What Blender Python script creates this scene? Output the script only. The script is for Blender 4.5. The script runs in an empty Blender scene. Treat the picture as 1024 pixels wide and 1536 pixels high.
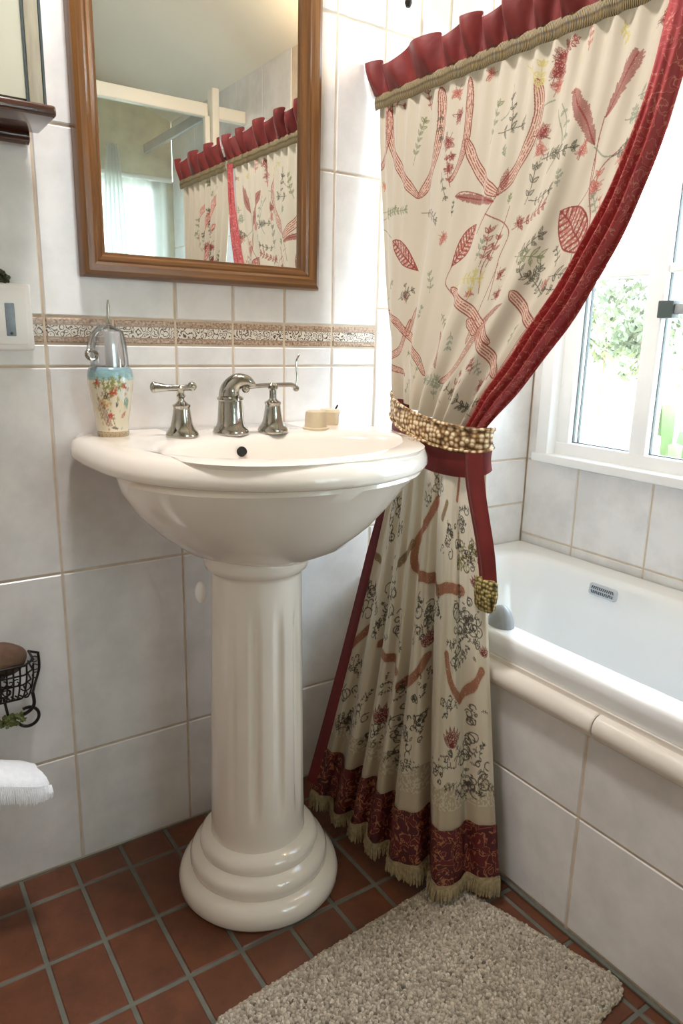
import bpy, bmesh, math, random
import numpy as np
from mathutils import Vector, Matrix

random.seed(7)
RNG = np.random.RandomState(11)
SC = bpy.context.scene
COL = SC.collection
PI = math.pi

# ------------------------------------------------------------------ helpers
def lin(c):
    c = c / 255.0
    return c / 12.92 if c <= 0.04045 else ((c + 0.055) / 1.055) ** 2.4
def rgb(r, g, b): return (lin(r), lin(g), lin(b), 1.0)
def rgb3(r, g, b): return np.array([lin(r), lin(g), lin(b)])

class MB:
    """collects verts / faces (with a material index) for ONE mesh"""
    def __init__(s): s.v = []; s.f = []; s.m = []
    def add(s, verts, faces, mi=0):
        o = len(s.v); s.v.extend([tuple(map(float, p)) for p in verts])
        for f in faces: s.f.append(tuple(i + o for i in f)); s.m.append(mi)
        return s
    def grid(s, P, mi=0, wrap_u=False, wrap_v=False):
        P = np.asarray(P); n, m = P.shape[:2]
        F = []
        for i in range(n if wrap_v else n - 1):
            for j in range(m if wrap_u else m - 1):
                F.append((i*m+j, i*m+(j+1) % m, ((i+1) % n)*m+(j+1) % m, ((i+1) % n)*m+j))
        return s.add(P.reshape(-1, 3), F, mi)
    def box(s, a, b, mi=0, bev=0.0):
        x0, y0, z0 = [min(p, q) for p, q in zip(a, b)]; x1, y1, z1 = [max(p, q) for p, q in zip(a, b)]
        if bev <= 0:
            V = [(x0,y0,z0),(x1,y0,z0),(x1,y1,z0),(x0,y1,z0),(x0,y0,z1),(x1,y0,z1),(x1,y1,z1),(x0,y1,z1)]
            return s.add(V, [(3,2,1,0),(4,5,6,7),(0,1,5,4),(1,2,6,5),(2,3,7,6),(3,0,4,7)], mi)
        bm = bmesh.new(); bmesh.ops.create_cube(bm, size=1.0)
        for v in bm.verts:
            v.co = Vector(((x0+x1)/2 + v.co.x*(x1-x0), (y0+y1)/2 + v.co.y*(y1-y0), (z0+z1)/2 + v.co.z*(z1-z0)))
        bmesh.ops.bevel(bm, geom=list(bm.edges), offset=bev, segments=3, profile=0.5, affect='EDGES')
        bm.verts.index_update()
        V = [v.co[:] for v in bm.verts]; F = [[v.index for v in f.verts] for f in bm.faces]
        bm.free(); return s.add(V, F, mi)
    def lathe(s, prof, c=(0,0,0), n=48, mi=0, sy=1.0, flute=None):
        P = []
        for r, z in prof:
            row = []
            for k in range(n):
                t = 2*PI*k/n; rr = r if flute is None else flute(r, z, t)
                row.append((c[0]+rr*math.cos(t), c[1]+rr*sy*math.sin(t), c[2]+z))
            P.append(row)
        s.grid(np.array(P), mi, wrap_u=True)
        o = len(s.v) - n*len(prof)
        if prof[0][0] > 1e-5: s.f.append(tuple(o + k for k in range(n-1, -1, -1))); s.m.append(mi)
        if prof[-1][0] > 1e-5: s.f.append(tuple(o + n*(len(prof)-1) + k for k in range(n))); s.m.append(mi)
        return s
    def tube(s, pts, r, n=10, mi=0, caps=True, closed=False):
        pts = [Vector(p) for p in pts]; N = len(pts)
        rs = r if hasattr(r, '__len__') else [r]*N
        up = Vector((0.123, 0.456, 0.88)); P = []
        prev = None
        for i, p in enumerate(pts):
            if closed: t = pts[(i+1) % N] - pts[i-1]
            else: t = pts[min(i+1, N-1)] - pts[max(i-1, 0)]
            t.normalize()
            if prev is None:
                a = t.cross(up)
                if a.length < 1e-3: a = t.cross(Vector((1,0,0)))
            else: a = prev - t*prev.dot(t)
            a.normalize(); prev = a; b = t.cross(a)
            P.append([p + (a*math.cos(2*PI*k/n) + b*math.sin(2*PI*k/n))*rs[i] for k in range(n)])
        arr = np.array([[q[:] for q in row] for row in P])
        o = len(s.v)
        s.grid(arr, mi, wrap_u=True, wrap_v=closed)
        if caps and not closed:
            s.f.append(tuple(o+k for k in range(n-1,-1,-1))); s.m.append(mi)
            s.f.append(tuple(o+n*(N-1)+k for k in range(n))); s.m.append(mi)
        return s
    def ball(s, c, r, n=14, mi=0, sc=(1,1,1), lump=0.0):
        prof = []
        P = []
        for i in range(n+1):
            a = -PI/2 + PI*i/n
            row = []
            for k in range(2*n):
                t = 2*PI*k/(2*n)
                q = 1 + lump*(math.sin(3.1*t+4*a)+math.sin(5.3*a+2*t))*.5
                row.append((c[0]+r*sc[0]*q*math.cos(a)*math.cos(t), c[1]+r*sc[1]*q*math.cos(a)*math.sin(t), c[2]+r*sc[2]*q*math.sin(a)))
            P.append(row)
        return s.grid(np.array(P), mi, wrap_u=True)
    def build(s, name, mats, parent=None, smooth=True, loc=None):
        me = bpy.data.meshes.new(name)
        me.from_pydata(s.v, [], s.f); me.validate(clean_customdata=False)
        if not isinstance(mats, (list, tuple)): mats = [mats]
        for m in mats: me.materials.append(m)
        if len(mats) > 1 and len(me.polygons) == len(s.m): me.polygons.foreach_set('material_index', s.m)
        bm = bmesh.new(); bm.from_mesh(me)
        bmesh.ops.recalc_face_normals(bm, faces=bm.faces)
        bm.to_mesh(me); bm.free()
        if smooth:
            me.polygons.foreach_set('use_smooth', [True]*len(me.polygons))
            try: me.set_sharp_from_angle(angle=math.radians(38 if smooth is True else smooth))
            except Exception: pass
        ob = bpy.data.objects.new(name, me); COL.objects.link(ob)
        if parent is not None:
            ob.parent = parent
            ob.location = -Vector(parent.location)
        return ob

def tag(o, label=None, cat=None, group=None, kind=None):
    if label: o['label'] = label
    if cat: o['category'] = cat
    if group: o['group'] = group
    if kind: o['kind'] = kind
    return o
def thing(name, label, cat, loc=(0,0,0), group=None):
    o = bpy.data.objects.new(name, None); COL.objects.link(o)
    o.location = loc; o.empty_display_size = 0.03
    return tag(o, label, cat, group)
def struct(o): o['kind'] = 'structure'; return o

def catmull(pts, n, closed=False):
    P = np.array(pts, float); N = len(P); out = []
    segs = N if closed else N-1
    for i in range(segs):
        if closed: a, b, c, d = P[i-1], P[i], P[(i+1) % N], P[(i+2) % N]
        else: a, b, c, d = P[max(i-1,0)], P[i], P[i+1], P[min(i+2,N-1)]
        for k in range(n):
            t = k/n
            out.append(0.5*((2*b)+(-a+c)*t+(2*a-5*b+4*c-d)*t*t+(-a+3*b-3*c+d)*t**3))
    if not closed: out.append(P[-1])
    return np.array(out)

SKY, SUN, BULB1, BULB2, TOPFILL, EXPO, LOOK, VT = 12.5, 4.0, 1.2, 2.4, 13.5, .22, 'None', 'Standard'
# ---------------------------------------------------------------- materials
def new_mat(name):
    m = bpy.data.materials.new(name); m.use_nodes = True
    return m, m.node_tree.nodes, m.node_tree.links, m.node_tree.nodes['Principled BSDF']
def N(nodes, t, **kw):
    n = nodes.new(t)
    for k, v in kw.items():
        if k.startswith('i_'):
            key = k[2:]; n.inputs[int(key) if key.isdigit() else key].default_value = v
        else: setattr(n, k, v)
    return n
def simple(name, col, rough=0.5, metal=0.0, var=0.0, vscale=8.0, bump=0.0, bscale=60.0, coat=0.0, stretch=None, spec=None, sheen=0.0):
    m, n, l, b = new_mat(name)
    b.inputs['Base Color'].default_value = col
    b.inputs['Roughness'].default_value = rough; b.inputs['Metallic'].default_value = metal
    if coat: b.inputs['Coat Weight'].default_value = coat; b.inputs['Coat Roughness'].default_value = 0.05
    if spec is not None: b.inputs['Specular IOR Level'].default_value = spec
    if sheen: b.inputs['Sheen Weight'].default_value = sheen
    tc = N(n, 'ShaderNodeTexCoord')
    src = tc.outputs['Object']
    if stretch:
        mp = N(n, 'ShaderNodeMapping'); mp.inputs['Scale'].default_value = stretch
        l.new(src, mp.inputs[0]); src = mp.outputs[0]
    if var > 0:
        tx = N(n, 'ShaderNodeTexNoise', i_Scale=vscale, i_Detail=5.0); l.new(src, tx.inputs['Vector'])
        rp = N(n, 'ShaderNodeValToRGB')
        rp.color_ramp.elements[0].position = .3; rp.color_ramp.elements[1].position = .7
        rp.color_ramp.elements[0].color = tuple(c*(1-var) for c in col[:3])+(1,)
        rp.color_ramp.elements[1].color = tuple(min(1,c*(1+var)) for c in col[:3])+(1,)
        l.new(tx.outputs['Fac'], rp.inputs[0]); l.new(rp.outputs[0], b.inputs['Base Color'])
    if bump > 0:
        t2 = N(n, 'ShaderNodeTexNoise', i_Scale=bscale, i_Detail=3.0); l.new(src, t2.inputs['Vector'])
        bp = N(n, 'ShaderNodeBump', i_Strength=bump, i_Distance=0.002); l.new(t2.outputs['Fac'], bp.inputs['Height'])
        l.new(bp.outputs[0], b.inputs['Normal'])
    return m
def glass_thin(name, tint=(1,1,1,1), gloss=0.08, rough=0.0):
    m = bpy.data.materials.new(name); m.use_nodes = True
    n, l = m.node_tree.nodes, m.node_tree.links; n.clear()
    out = N(n, 'ShaderNodeOutputMaterial'); tr = N(n, 'ShaderNodeBsdfTransparent'); tr.inputs[0].default_value = tint
    gl = N(n, 'ShaderNodeBsdfGlossy'); gl.inputs['Roughness'].default_value = rough
    lw = N(n, 'ShaderNodeLayerWeight', i_Blend=0.25)
    mm = N(n, 'ShaderNodeMath', operation='MULTIPLY_ADD'); mm.inputs[1].default_value = .6; mm.inputs[2].default_value = gloss*.5
    l.new(lw.outputs['Fresnel'], mm.inputs[0])
    mx = N(n, 'ShaderNodeMixShader'); l.new(mm.outputs[0], mx.inputs[0]); l.new(tr.outputs[0], mx.inputs[1]); l.new(gl.outputs[0], mx.inputs[2])
    l.new(mx.outputs[0], out.inputs[0]); return m
def sheer(name, col, transp=0.4):
    m = bpy.data.materials.new(name); m.use_nodes = True
    n, l = m.node_tree.nodes, m.node_tree.links; n.clear()
    out = N(n, 'ShaderNodeOutputMaterial'); tr = N(n, 'ShaderNodeBsdfTransparent')
    d = N(n, 'ShaderNodeBsdfDiffuse'); d.inputs[0].default_value = col
    t = N(n, 'ShaderNodeBsdfTranslucent'); t.inputs[0].default_value = col
    a = N(n, 'ShaderNodeMixShader'); a.inputs[0].default_value = .6; l.new(d.outputs[0], a.inputs[1]); l.new(t.outputs[0], a.inputs[2])
    b = N(n, 'ShaderNodeMixShader'); b.inputs[0].default_value = transp; l.new(a.outputs[0], b.inputs[1]); l.new(tr.outputs[0], b.inputs[2])
    l.new(b.outputs[0], out.inputs[0]); return m
def vcol_mat(name, rough=0.85, sheen=0.2, bump=0.15, bscale=900.0, transl=0.0, coat=0.0):
    m, n, l, b = new_mat(name)
    at = N(n, 'ShaderNodeAttribute', attribute_name='print')
    l.new(at.outputs['Color'], b.inputs['Base Color'])
    b.inputs['Roughness'].default_value = rough; b.inputs['Sheen Weight'].default_value = sheen
    if coat: b.inputs['Coat Weight'].default_value = coat
    if bump:
        tc = N(n, 'ShaderNodeTexCoord'); tx = N(n, 'ShaderNodeTexNoise', i_Scale=bscale, i_Detail=2.0)
        l.new(tc.outputs['Object'], tx.inputs['Vector'])
        bp = N(n, 'ShaderNodeBump', i_Strength=bump, i_Distance=0.001); l.new(tx.outputs['Fac'], bp.inputs['Height']); l.new(bp.outputs[0], b.inputs['Normal'])
    if transl:
        out = [x for x in n if x.type == 'OUTPUT_MATERIAL'][0]
        t = N(n, 'ShaderNodeBsdfTranslucent'); l.new(at.outputs['Color'], t.inputs[0])
        mx = N(n, 'ShaderNodeMixShader'); mx.inputs[0].default_value = transl
        l.new(b.outputs[0], mx.inputs[1]); l.new(t.outputs[0], mx.inputs[2]); l.new(mx.outputs[0], out.inputs[0])
    return m

def tile_mat(name, c0, c1):
    m, n, l, b = new_mat(name)
    tc = N(n, 'ShaderNodeTexCoord')
    t = N(n, 'ShaderNodeTexNoise', i_Scale=9.0, i_Detail=7.0, i_Roughness=.62); l.new(tc.outputs['Object'], t.inputs['Vector'])
    r = N(n, 'ShaderNodeValToRGB'); r.color_ramp.elements[0].color = c0; r.color_ramp.elements[1].color = c1
    r.color_ramp.elements[0].position = .36; r.color_ramp.elements[1].position = .6
    l.new(t.outputs['Fac'], r.inputs[0]); l.new(r.outputs[0], b.inputs['Base Color'])
    b.inputs['Roughness'].default_value = .22
    t2 = N(n, 'ShaderNodeTexNoise', i_Scale=14.0, i_Detail=2.0); l.new(tc.outputs['Object'], t2.inputs['Vector'])
    bp = N(n, 'ShaderNodeBump', i_Strength=.12, i_Distance=.004); l.new(t2.outputs['Fac'], bp.inputs['Height']); l.new(bp.outputs[0], b.inputs['Normal'])
    return m

M = {}
M['tile'] = tile_mat('wall_tile', rgb(217,215,214), rgb(233,231,230))
M['grout'] = simple('grout', rgb(208,192,172), .9, var=.12, vscale=30)
M['porcelain'] = simple('porcelain_cream', rgb(240,231,220), .13, coat=.5, var=.012, vscale=6)
M['tub'] = simple('tub_enamel', rgb(240,242,243), .12, coat=.5, var=.01)
M['trim_tile'] = simple('trim_tile_cream', rgb(230,222,211), .2, coat=.3, var=.04, vscale=12)
M['chrome'] = simple('chrome', rgb(176,174,166), .13, 1.0, var=.12, vscale=60, bump=.12, bscale=160)
M['white_paint'] = simple('white_paint', rgb(242,243,243), .35, var=.015, vscale=10, bump=.05, bscale=40)
M['white_plastic'] = simple('white_plastic', rgb(250,250,251), .3, var=.01)
M['grey_plastic'] = simple('grey_plastic', rgb(150,156,160), .25, var=.08, vscale=30)
M['slot'] = simple('slot_grey', rgb(142,156,170), .25, var=.2, vscale=60)
M['plate'] = simple('overflow_plastic', rgb(190,197,206), .25, var=.05, vscale=60)
M['black'] = simple('black_hole', rgb(14,13,12), .6, var=.2)
M['gasket'] = simple('gasket_dark', rgb(70,82,82), .5, var=.15)
M['iron'] = simple('wrought_iron', rgb(40,34,30), .45, .6, var=.3, vscale=70)
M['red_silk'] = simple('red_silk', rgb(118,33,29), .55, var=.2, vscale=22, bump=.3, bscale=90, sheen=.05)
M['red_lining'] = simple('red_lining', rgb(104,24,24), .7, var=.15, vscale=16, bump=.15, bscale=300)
M['gold_fringe'] = simple('gold_fringe', rgb(150,132,96), .6, var=.3, vscale=160, sheen=.2)
M['ceiling'] = simple('ceiling_paint', rgb(236,230,216), .8, var=.02, vscale=3, bump=.05, bscale=20)
M['dark_wood'] = simple('dark_wood', rgb(70,36,20), .25, var=.35, vscale=10, stretch=(2,14,14), coat=.4)
M['pale_wood'] = simple('pale_wood', rgb(190,182,160), .35, var=.12, vscale=14, stretch=(14,14,1.5))
M['frosted'] = simple('frosted_glass', rgb(208,208,190), .12, var=.05, vscale=5, coat=.6)
M['mirror'] = simple('mirror_silver', rgb(238,240,238), .0, 1.0)
M['mirror'].node_tree.nodes['Principled BSDF'].inputs['Roughness'].default_value = .005
M['glass'] = glass_thin('window_glass', (.97,.99,.98,1), .06)
M['taupe'] = simple('taupe_paint', rgb(196,186,176), .7, var=.05, vscale=6)
M['glass_soft'] = glass_thin('screen_glass', (.9,.94,.92,1), .02, .35)
M['clear'] = glass_thin('clear_plastic', (.86,.88,.90,1), .55, .08)
M['towel'] = simple('towel_white', rgb(240,241,245), .95, var=.04, vscale=120, bump=.5, bscale=500, sheen=.4)
M['sponge'] = simple('sponge_brown', rgb(98,74,58), .95, var=.3, vscale=45, bump=.8, bscale=160)
M['leaf_ornament'] = simple('leaf_ornament', rgb(104,112,58), .5, .2, var=.35, vscale=90)
M['dark_green'] = simple('dark_green', rgb(52,58,40), .45, var=.5, vscale=120, bump=.5, bscale=200)
M['cream_wax'] = simple('cream_wax', rgb(216,198,166), .5, var=.06, vscale=40)
M['net'] = sheer('net_curtain', (.88,.90,.90,1), .40)
M['net_dense'] = sheer('net_gather', (.86,.87,.86,1), .05)
M['grass'] = simple('garden_grass', rgb(214,206,180), .9, var=.15, vscale=2)
M['bush'] = simple('bush_leaf', rgb(84,92,66), .6, var=.3, vscale=3)
M['bush_pale'] = simple('bush_leaf_pale', rgb(108,116,82), .6, var=.25, vscale=3)
M['bark'] = simple('bark', rgb(130,104,84), .9, var=.3, vscale=10)
M['banana'] = simple('banana_leaf', rgb(88,108,66), .45, var=.25, vscale=14)
M['cubicle'] = simple('cubicle_frame', rgb(238,233,220), .35, var=.02)
M['obscure'] = simple('mottled_green_paper', rgb(206,200,178), .8, var=.12, vscale=16)

# terracotta
m, n, l, b = new_mat('terracotta')
tc = N(n, 'ShaderNodeTexCoord')
t = N(n, 'ShaderNodeTexNoise', i_Scale=16.0, i_Detail=8.0, i_Roughness=.7); l.new(tc.outputs['Object'], t.inputs['Vector'])
r = N(n, 'ShaderNodeValToRGB'); e = r.color_ramp.elements
e[0].position, e[1].position = .28, .75; e[0].color = rgb(74,40,22); e[1].color = rgb(112,64,38)
l.new(t.outputs['Fac'], r.inputs[0]); l.new(r.outputs[0], b.inputs['Base Color']); b.inputs['Roughness'].default_value = .42
bp = N(n, 'ShaderNodeBump', i_Strength=.3, i_Distance=.002); l.new(t.outputs['Fac'], bp.inputs['Height']); l.new(bp.outputs[0], b.inputs['Normal'])
M['terracotta'] = m
M['floor_grout'] = simple('floor_grout', rgb(98,98,88), .9, var=.15, vscale=40)

# wood frame
def wood(name, c0, c1, vertical):
    m, n, l, b = new_mat(name)
    tc = N(n, 'ShaderNodeTexCoord'); mp = N(n, 'ShaderNodeMapping')
    mp.inputs['Scale'].default_value = (90,90,3) if vertical else (3,90,90)
    l.new(tc.outputs['Object'], mp.inputs[0])
    t = N(n, 'ShaderNodeTexNoise', i_Scale=1.0, i_Detail=6.0, i_Roughness=.65, i_Distortion=.6); l.new(mp.outputs[0], t.inputs['Vector'])
    r = N(n, 'ShaderNodeValToRGB'); e = r.color_ramp.elements
    e[0].position, e[1].position = .32, .68; e[0].color = c0; e[1].color = c1
    l.new(t.outputs['Fac'], r.inputs[0]); l.new(r.outputs[0], b.inputs['Base Color'])
    b.inputs['Roughness'].default_value = .3; b.inputs['Coat Weight'].default_value = .25; b.inputs['Coat Roughness'].default_value = .2
    bp = N(n, 'ShaderNodeBump', i_Strength=.12, i_Distance=.002); l.new(t.outputs['Fac'], bp.inputs['Height']); l.new(bp.outputs[0], b.inputs['Normal'])
    return m
M['wood_v'] = wood('oak_vertical', rgb(78,48,20), rgb(130,86,40), True)
M['wood_h'] = wood('oak_horizontal', rgb(78,48,20), rgb(130,86,40), False)

# patterned border tile (brown bands, scroll work between)
m, n, l, b = new_mat('border_tile')
tc = N(n, 'ShaderNodeTexCoord'); sx = N(n, 'ShaderNodeSeparateXYZ'); l.new(tc.outputs['Object'], sx.inputs[0])
nz = N(n, 'ShaderNodeTexNoise', i_Scale=70.0, i_Detail=2.0); l.new(tc.outputs['Object'], nz.inputs['Vector'])
mixv = N(n, 'ShaderNodeMix', data_type='RGBA'); mixv.inputs[0].default_value = .012
l.new(tc.outputs['Object'], mixv.inputs[6]); l.new(nz.outputs['Color'], mixv.inputs[7])
vo = N(n, 'ShaderNodeTexVoronoi', i_Scale=95.0); l.new(mixv.outputs[2], vo.inputs['Vector'])
mu = N(n, 'ShaderNodeMath', operation='MULTIPLY'); mu.inputs[1].default_value = 21.0; l.new(vo.outputs['Distance'], mu.inputs[0])
si = N(n, 'ShaderNodeMath', operation='SINE'); l.new(mu.outputs[0], si.inputs[0])
rs = N(n, 'ShaderNodeValToRGB'); e = rs.color_ramp.elements
e[0].position, e[1].position = .35, .6; e[0].color = rgb(214,206,192); e[1].color = rgb(92,72,56)
l.new(si.outputs[0], rs.inputs[0])
nb = N(n, 'ShaderNodeTexNoise', i_Scale=260.0, i_Detail=3.0); l.new(tc.outputs['Object'], nb.inputs['Vector'])
rb = N(n, 'ShaderNodeValToRGB'); e = rb.color_ramp.elements
e[0].position, e[1].position = .35, .65; e[0].color = rgb(128,100,80); e[1].color = rgb(196,170,146)
l.new(nb.outputs['Fac'], rb.inputs[0])
zr = N(n, 'ShaderNodeMapRange'); zr.inputs[1].default_value = .905; zr.inputs[2].default_value = .945; l.new(sx.outputs['Z'], zr.inputs[0])
ba = N(n, 'ShaderNodeValToRGB'); ba.color_ramp.interpolation = 'CONSTANT'
e = ba.color_ramp.elements; e[0].position = 0; e[0].color = (0,0,0,1); e[1].position = .24; e[1].color = (1,1,1,1)
q = e.new(.72); q.color = (0,0,0,1)
l.new(zr.outputs[0], ba.inputs[0])
mx = N(n, 'ShaderNodeMix', data_type='RGBA'); l.new(ba.outputs[0], mx.inputs[0]); l.new(rb.outputs[0], mx.inputs[6]); l.new(rs.outputs[0], mx.inputs[7])
li = N(n, 'ShaderNodeValToRGB'); li.color_ramp.interpolation = 'CONSTANT'
e = li.color_ramp.elements; e[0].position = 0; e[0].color = (0,0,0,1); e[1].position = .22; e[1].color = (1,1,1,1)
for pos, c in ((.27,0),(.69,1),(.74,0)): q = e.new(pos); q.color = (c,c,c,1)
l.new(zr.outputs[0], li.inputs[0])
m2 = N(n, 'ShaderNodeMix', data_type='RGBA'); l.new(li.outputs[0], m2.inputs[0]); l.new(mx.outputs[2], m2.inputs[6]); m2.inputs[7].default_value = rgb(150,126,106)
l.new(m2.outputs[2], b.inputs['Base Color']); b.inputs['Roughness'].default_value = .25
M['border'] = m

# gold braid (header trim)
m, n, l, b = new_mat('gold_braid')
tc = N(n, 'ShaderNodeTexCoord'); sx = N(n, 'ShaderNodeSeparateXYZ'); l.new(tc.outputs['Object'], sx.inputs[0])
wv = N(n, 'ShaderNodeTexWave', i_Scale=130.0, i_Distortion=3.5, i_Detail=2.0); wv.bands_direction = 'Y'; l.new(tc.outputs['Object'], wv.inputs['Vector'])
r = N(n, 'ShaderNodeValToRGB'); e = r.color_ramp.elements
e[0].position, e[1].position = .15, .6; e[0].color = rgb(58,46,26); e[1].color = rgb(156,138,98)
l.new(wv.outputs[0], r.inputs[0])
zr = N(n, 'ShaderNodeMapRange'); zr.inputs[1].default_value = 1.324; zr.inputs[2].default_value = 1.348; l.new(sx.outputs['Z'], zr.inputs[0])
dk = N(n, 'ShaderNodeValToRGB'); e = dk.color_ramp.elements; e[0].position = .3; e[0].color = (1,1,1,1); e[1].position = .45; e[1].color = (.25,.2,.12,1)
q = e.new(.58); q.color = (1,1,1,1); l.new(zr.outputs[0], dk.inputs[0])
mx = N(n, 'ShaderNodeMix', data_type='RGBA', blend_type='MULTIPLY'); mx.inputs[0].default_value = .8
l.new(r.outputs[0], mx.inputs[6]); l.new(dk.outputs[0], mx.inputs[7]); l.new(mx.outputs[2], b.inputs['Base Color'])
b.inputs['Roughness'].default_value = .6
bp = N(n, 'ShaderNodeBump', i_Strength=.4, i_Distance=.002); l.new(wv.outputs[0], bp.inputs['Height']); l.new(bp.outputs[0], b.inputs['Normal'])
M['braid'] = m

# beaded braid (tieback band / tassel): pale beads in dull gold
def bead_mat(name, scale, cream, gold, dark):
    m, n, l, b = new_mat(name)
    tc = N(n, 'ShaderNodeTexCoord')
    vo = N(n, 'ShaderNodeTexVoronoi', i_Scale=scale, i_Randomness=.55); l.new(tc.outputs['Object'], vo.inputs['Vector'])
    r = N(n, 'ShaderNodeValToRGB'); e = r.color_ramp.elements
    e[0].position = .30; e[0].color = cream; e[1].position = .52; e[1].color = gold
    q = e.new(.72); q.color = dark
    l.new(vo.outputs['Distance'], r.inputs[0]); l.new(r.outputs[0], b.inputs['Base Color']); b.inputs['Roughness'].default_value = .45
    iv = N(n, 'ShaderNodeMath', operation='SUBTRACT'); iv.inputs[0].default_value = 1.0; l.new(vo.outputs['Distance'], iv.inputs[1])
    bp = N(n, 'ShaderNodeBump', i_Strength=.9, i_Distance=.004); l.new(iv.outputs[0], bp.inputs['Height']); l.new(bp.outputs[0], b.inputs['Normal'])
    return m
M['beads'] = bead_mat('beaded_braid', 120.0, rgb(240,224,190), rgb(168,128,74), rgb(92,62,32))
M['tassel'] = bead_mat('tassel_chenille', 150.0, rgb(200,184,120), rgb(140,118,62), rgb(70,60,26))

# hem brocade: dark red with tawny squiggles
def brocade(name, base, base2, fig, scale, wlo, whi):
    m, n, l, b = new_mat(name)
    tc = N(n, 'ShaderNodeTexCoord')
    nz = N(n, 'ShaderNodeTexNoise', i_Scale=scale, i_Detail=1.5, i_Distortion=1.2); l.new(tc.outputs['Object'], nz.inputs['Vector'])
    r = N(n, 'ShaderNodeValToRGB'); e = r.color_ramp.elements
    e[0].position = wlo-.015; e[0].color = base; e[1].position = whi+.015; e[1].color = base2
    q = e.new(wlo); q.color = fig; q = e.new(whi); q.color = fig
    l.new(nz.outputs['Fac'], r.inputs[0]); l.new(r.outputs[0], b.inputs['Base Color']); b.inputs['Roughness'].default_value = .6
    b.inputs['Sheen Weight'].default_value = .0
    bp = N(n, 'ShaderNodeBump', i_Strength=.3, i_Distance=.002); l.new(nz.outputs['Fac'], bp.inputs['Height']); l.new(bp.outputs[0], b.inputs['Normal'])
    return m
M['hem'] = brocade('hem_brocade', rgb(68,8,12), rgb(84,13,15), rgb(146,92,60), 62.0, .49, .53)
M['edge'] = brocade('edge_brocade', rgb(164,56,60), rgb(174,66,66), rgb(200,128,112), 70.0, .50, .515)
M['print'] = vcol_mat('printed_linen', transl=.12)
M['vase'] = vcol_mat('painted_vase', rough=.2, sheen=0, bump=0, coat=.6)
M['rugm'] = vcol_mat('rug_pile', rough=.95, sheen=.3, bump=0)

# ------------------------------------------------------------ curtain cloth
# <cloth>
XT = 0.606
E_Z = [1.40, 1.33, 1.254, 1.179, 1.108, 1.047, .981, .909, .847, .79, .74]
E_Y = [-.624, -.622, -.612, -.601, -.577, -.549, -.510, -.461, -.405, -.347, -.30]
L_Z = [1.40, 1.34, 1.239, 1.136, .993, .885, .826, .76]
L_Y = [-.010, -.012, -.022, -.035, -.060, -.090, -.120, -.14]
PE = np.polyfit(E_Z, E_Y, 5); PL = np.polyfit(L_Z, L_Y, 4)
def border_w(z):
    return np.interp(z, [.78, .84, .93, 1.03, 1.15, 1.25, 1.35], [.032, .055, .062, .055, .042, .034, .03])
def smooth01(x): x = np.clip(x, 0, 1); return x*x*(3-2*x)
def upper(u, v):
    """printed upper panel: u 0 wall edge .. 1 red border, v 0 header .. 1 tie"""
    zt = .825 - .050*u
    z = 1.334 - v*(1.334 - zt)
    L = np.polyval(PL, z); E = np.polyval(PE, z) + border_w(z)*.85
    y = L + (E - L)*u
    h = np.exp(-v*4.0)
    f = .0045*np.sin(2*PI*17*u + 1.3*np.sin(9*u))*h
    f += (0.0070*np.sin(2*PI*4.6*u + .6 + .9*v) + .0035*np.sin(2*PI*8.3*u + 2.0 - 1.4*v))*smooth01(v*2.2)*(1-.3*v)
    f += .010*np.sin(2*PI*7*u + .5)*smooth01((v-.80)/.20)
    bul = smooth01((v-.35)/.65)
    x = .600 - .012*bul - .034*bul*np.sin(PI*np.clip(u, 0, 1))**.8 + f - .006*np.sin(PI*v)
    return np.stack([x, y, z], -1)
HEM = np.array([(.424,-.098),(.430,-.172),(.433,-.258),(.445,-.345),(.464,-.392),(.462,-.432),(.515,-.436),(.540,-.466),(.566,-.470)])
_hs = np.concatenate([[0], np.cumsum(np.linalg.norm(np.diff(HEM, axis=0), axis=1))]); _hs /= _hs[-1]
VALLEYS = [(.10,.035,.024),(.24,.03,.034),(.37,.03,.028),(.49,.028,.036),(.665,.026,.046),(.86,.03,.018)]
def lower(u, w, out=0.0):
    """lower drape: u 0 left edge .. 1 tub side, w 0 under the tie .. 1 hem"""
    ty = -.135 - .212*u
    tx = .588 - .036*np.sin(PI*u)**.8
    tz = .765 - .03*u
    bx = np.interp(u, _hs, HEM[:,0]); by = np.interp(u, _hs, HEM[:,1])
    # soften the path
    bx = .25*np.interp(u-.04, _hs, HEM[:,0]) + .5*bx + .25*np.interp(u+.04, _hs, HEM[:,0])
    by = .25*np.interp(np.clip(u-.04,0,1), _hs, HEM[:,1]) + .5*by + .25*np.interp(np.clip(u+.04,0,1), _hs, HEM[:,1])
    k = w**1.15
    x = tx + (bx-tx)*k; y = ty + (by-ty)*k; z = tz + (.036 - tz)*w
    amp = .35 + .65*smooth01(w*1.5)
    f = 0
    for uk, wk, d in VALLEYS: f = f + d*np.exp(-((u-uk + .02*np.sin(4*w+uk*9))/wk)**2)
    f = f*amp + .0022*np.sin(2*PI*19*u+3*w)*smooth01(w*3)*(1-.6*w) - .006
    ang = .45 + .9*np.clip(u-.55, 0, .45)/.45
    nx, ny = np.cos(ang), np.sin(ang)
    x = np.minimum(x + nx*(f-out), XT-.004); y = y + ny*(f-out)
    z = z + .006*np.sin(2*PI*3.2*u+1)*w
    return np.stack([x, y, z], -1)
SU, TU = .60, .52      # fabric size of the upper panel
SL, TL = .56, .74      # and of the lower drape
# </cloth>

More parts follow.
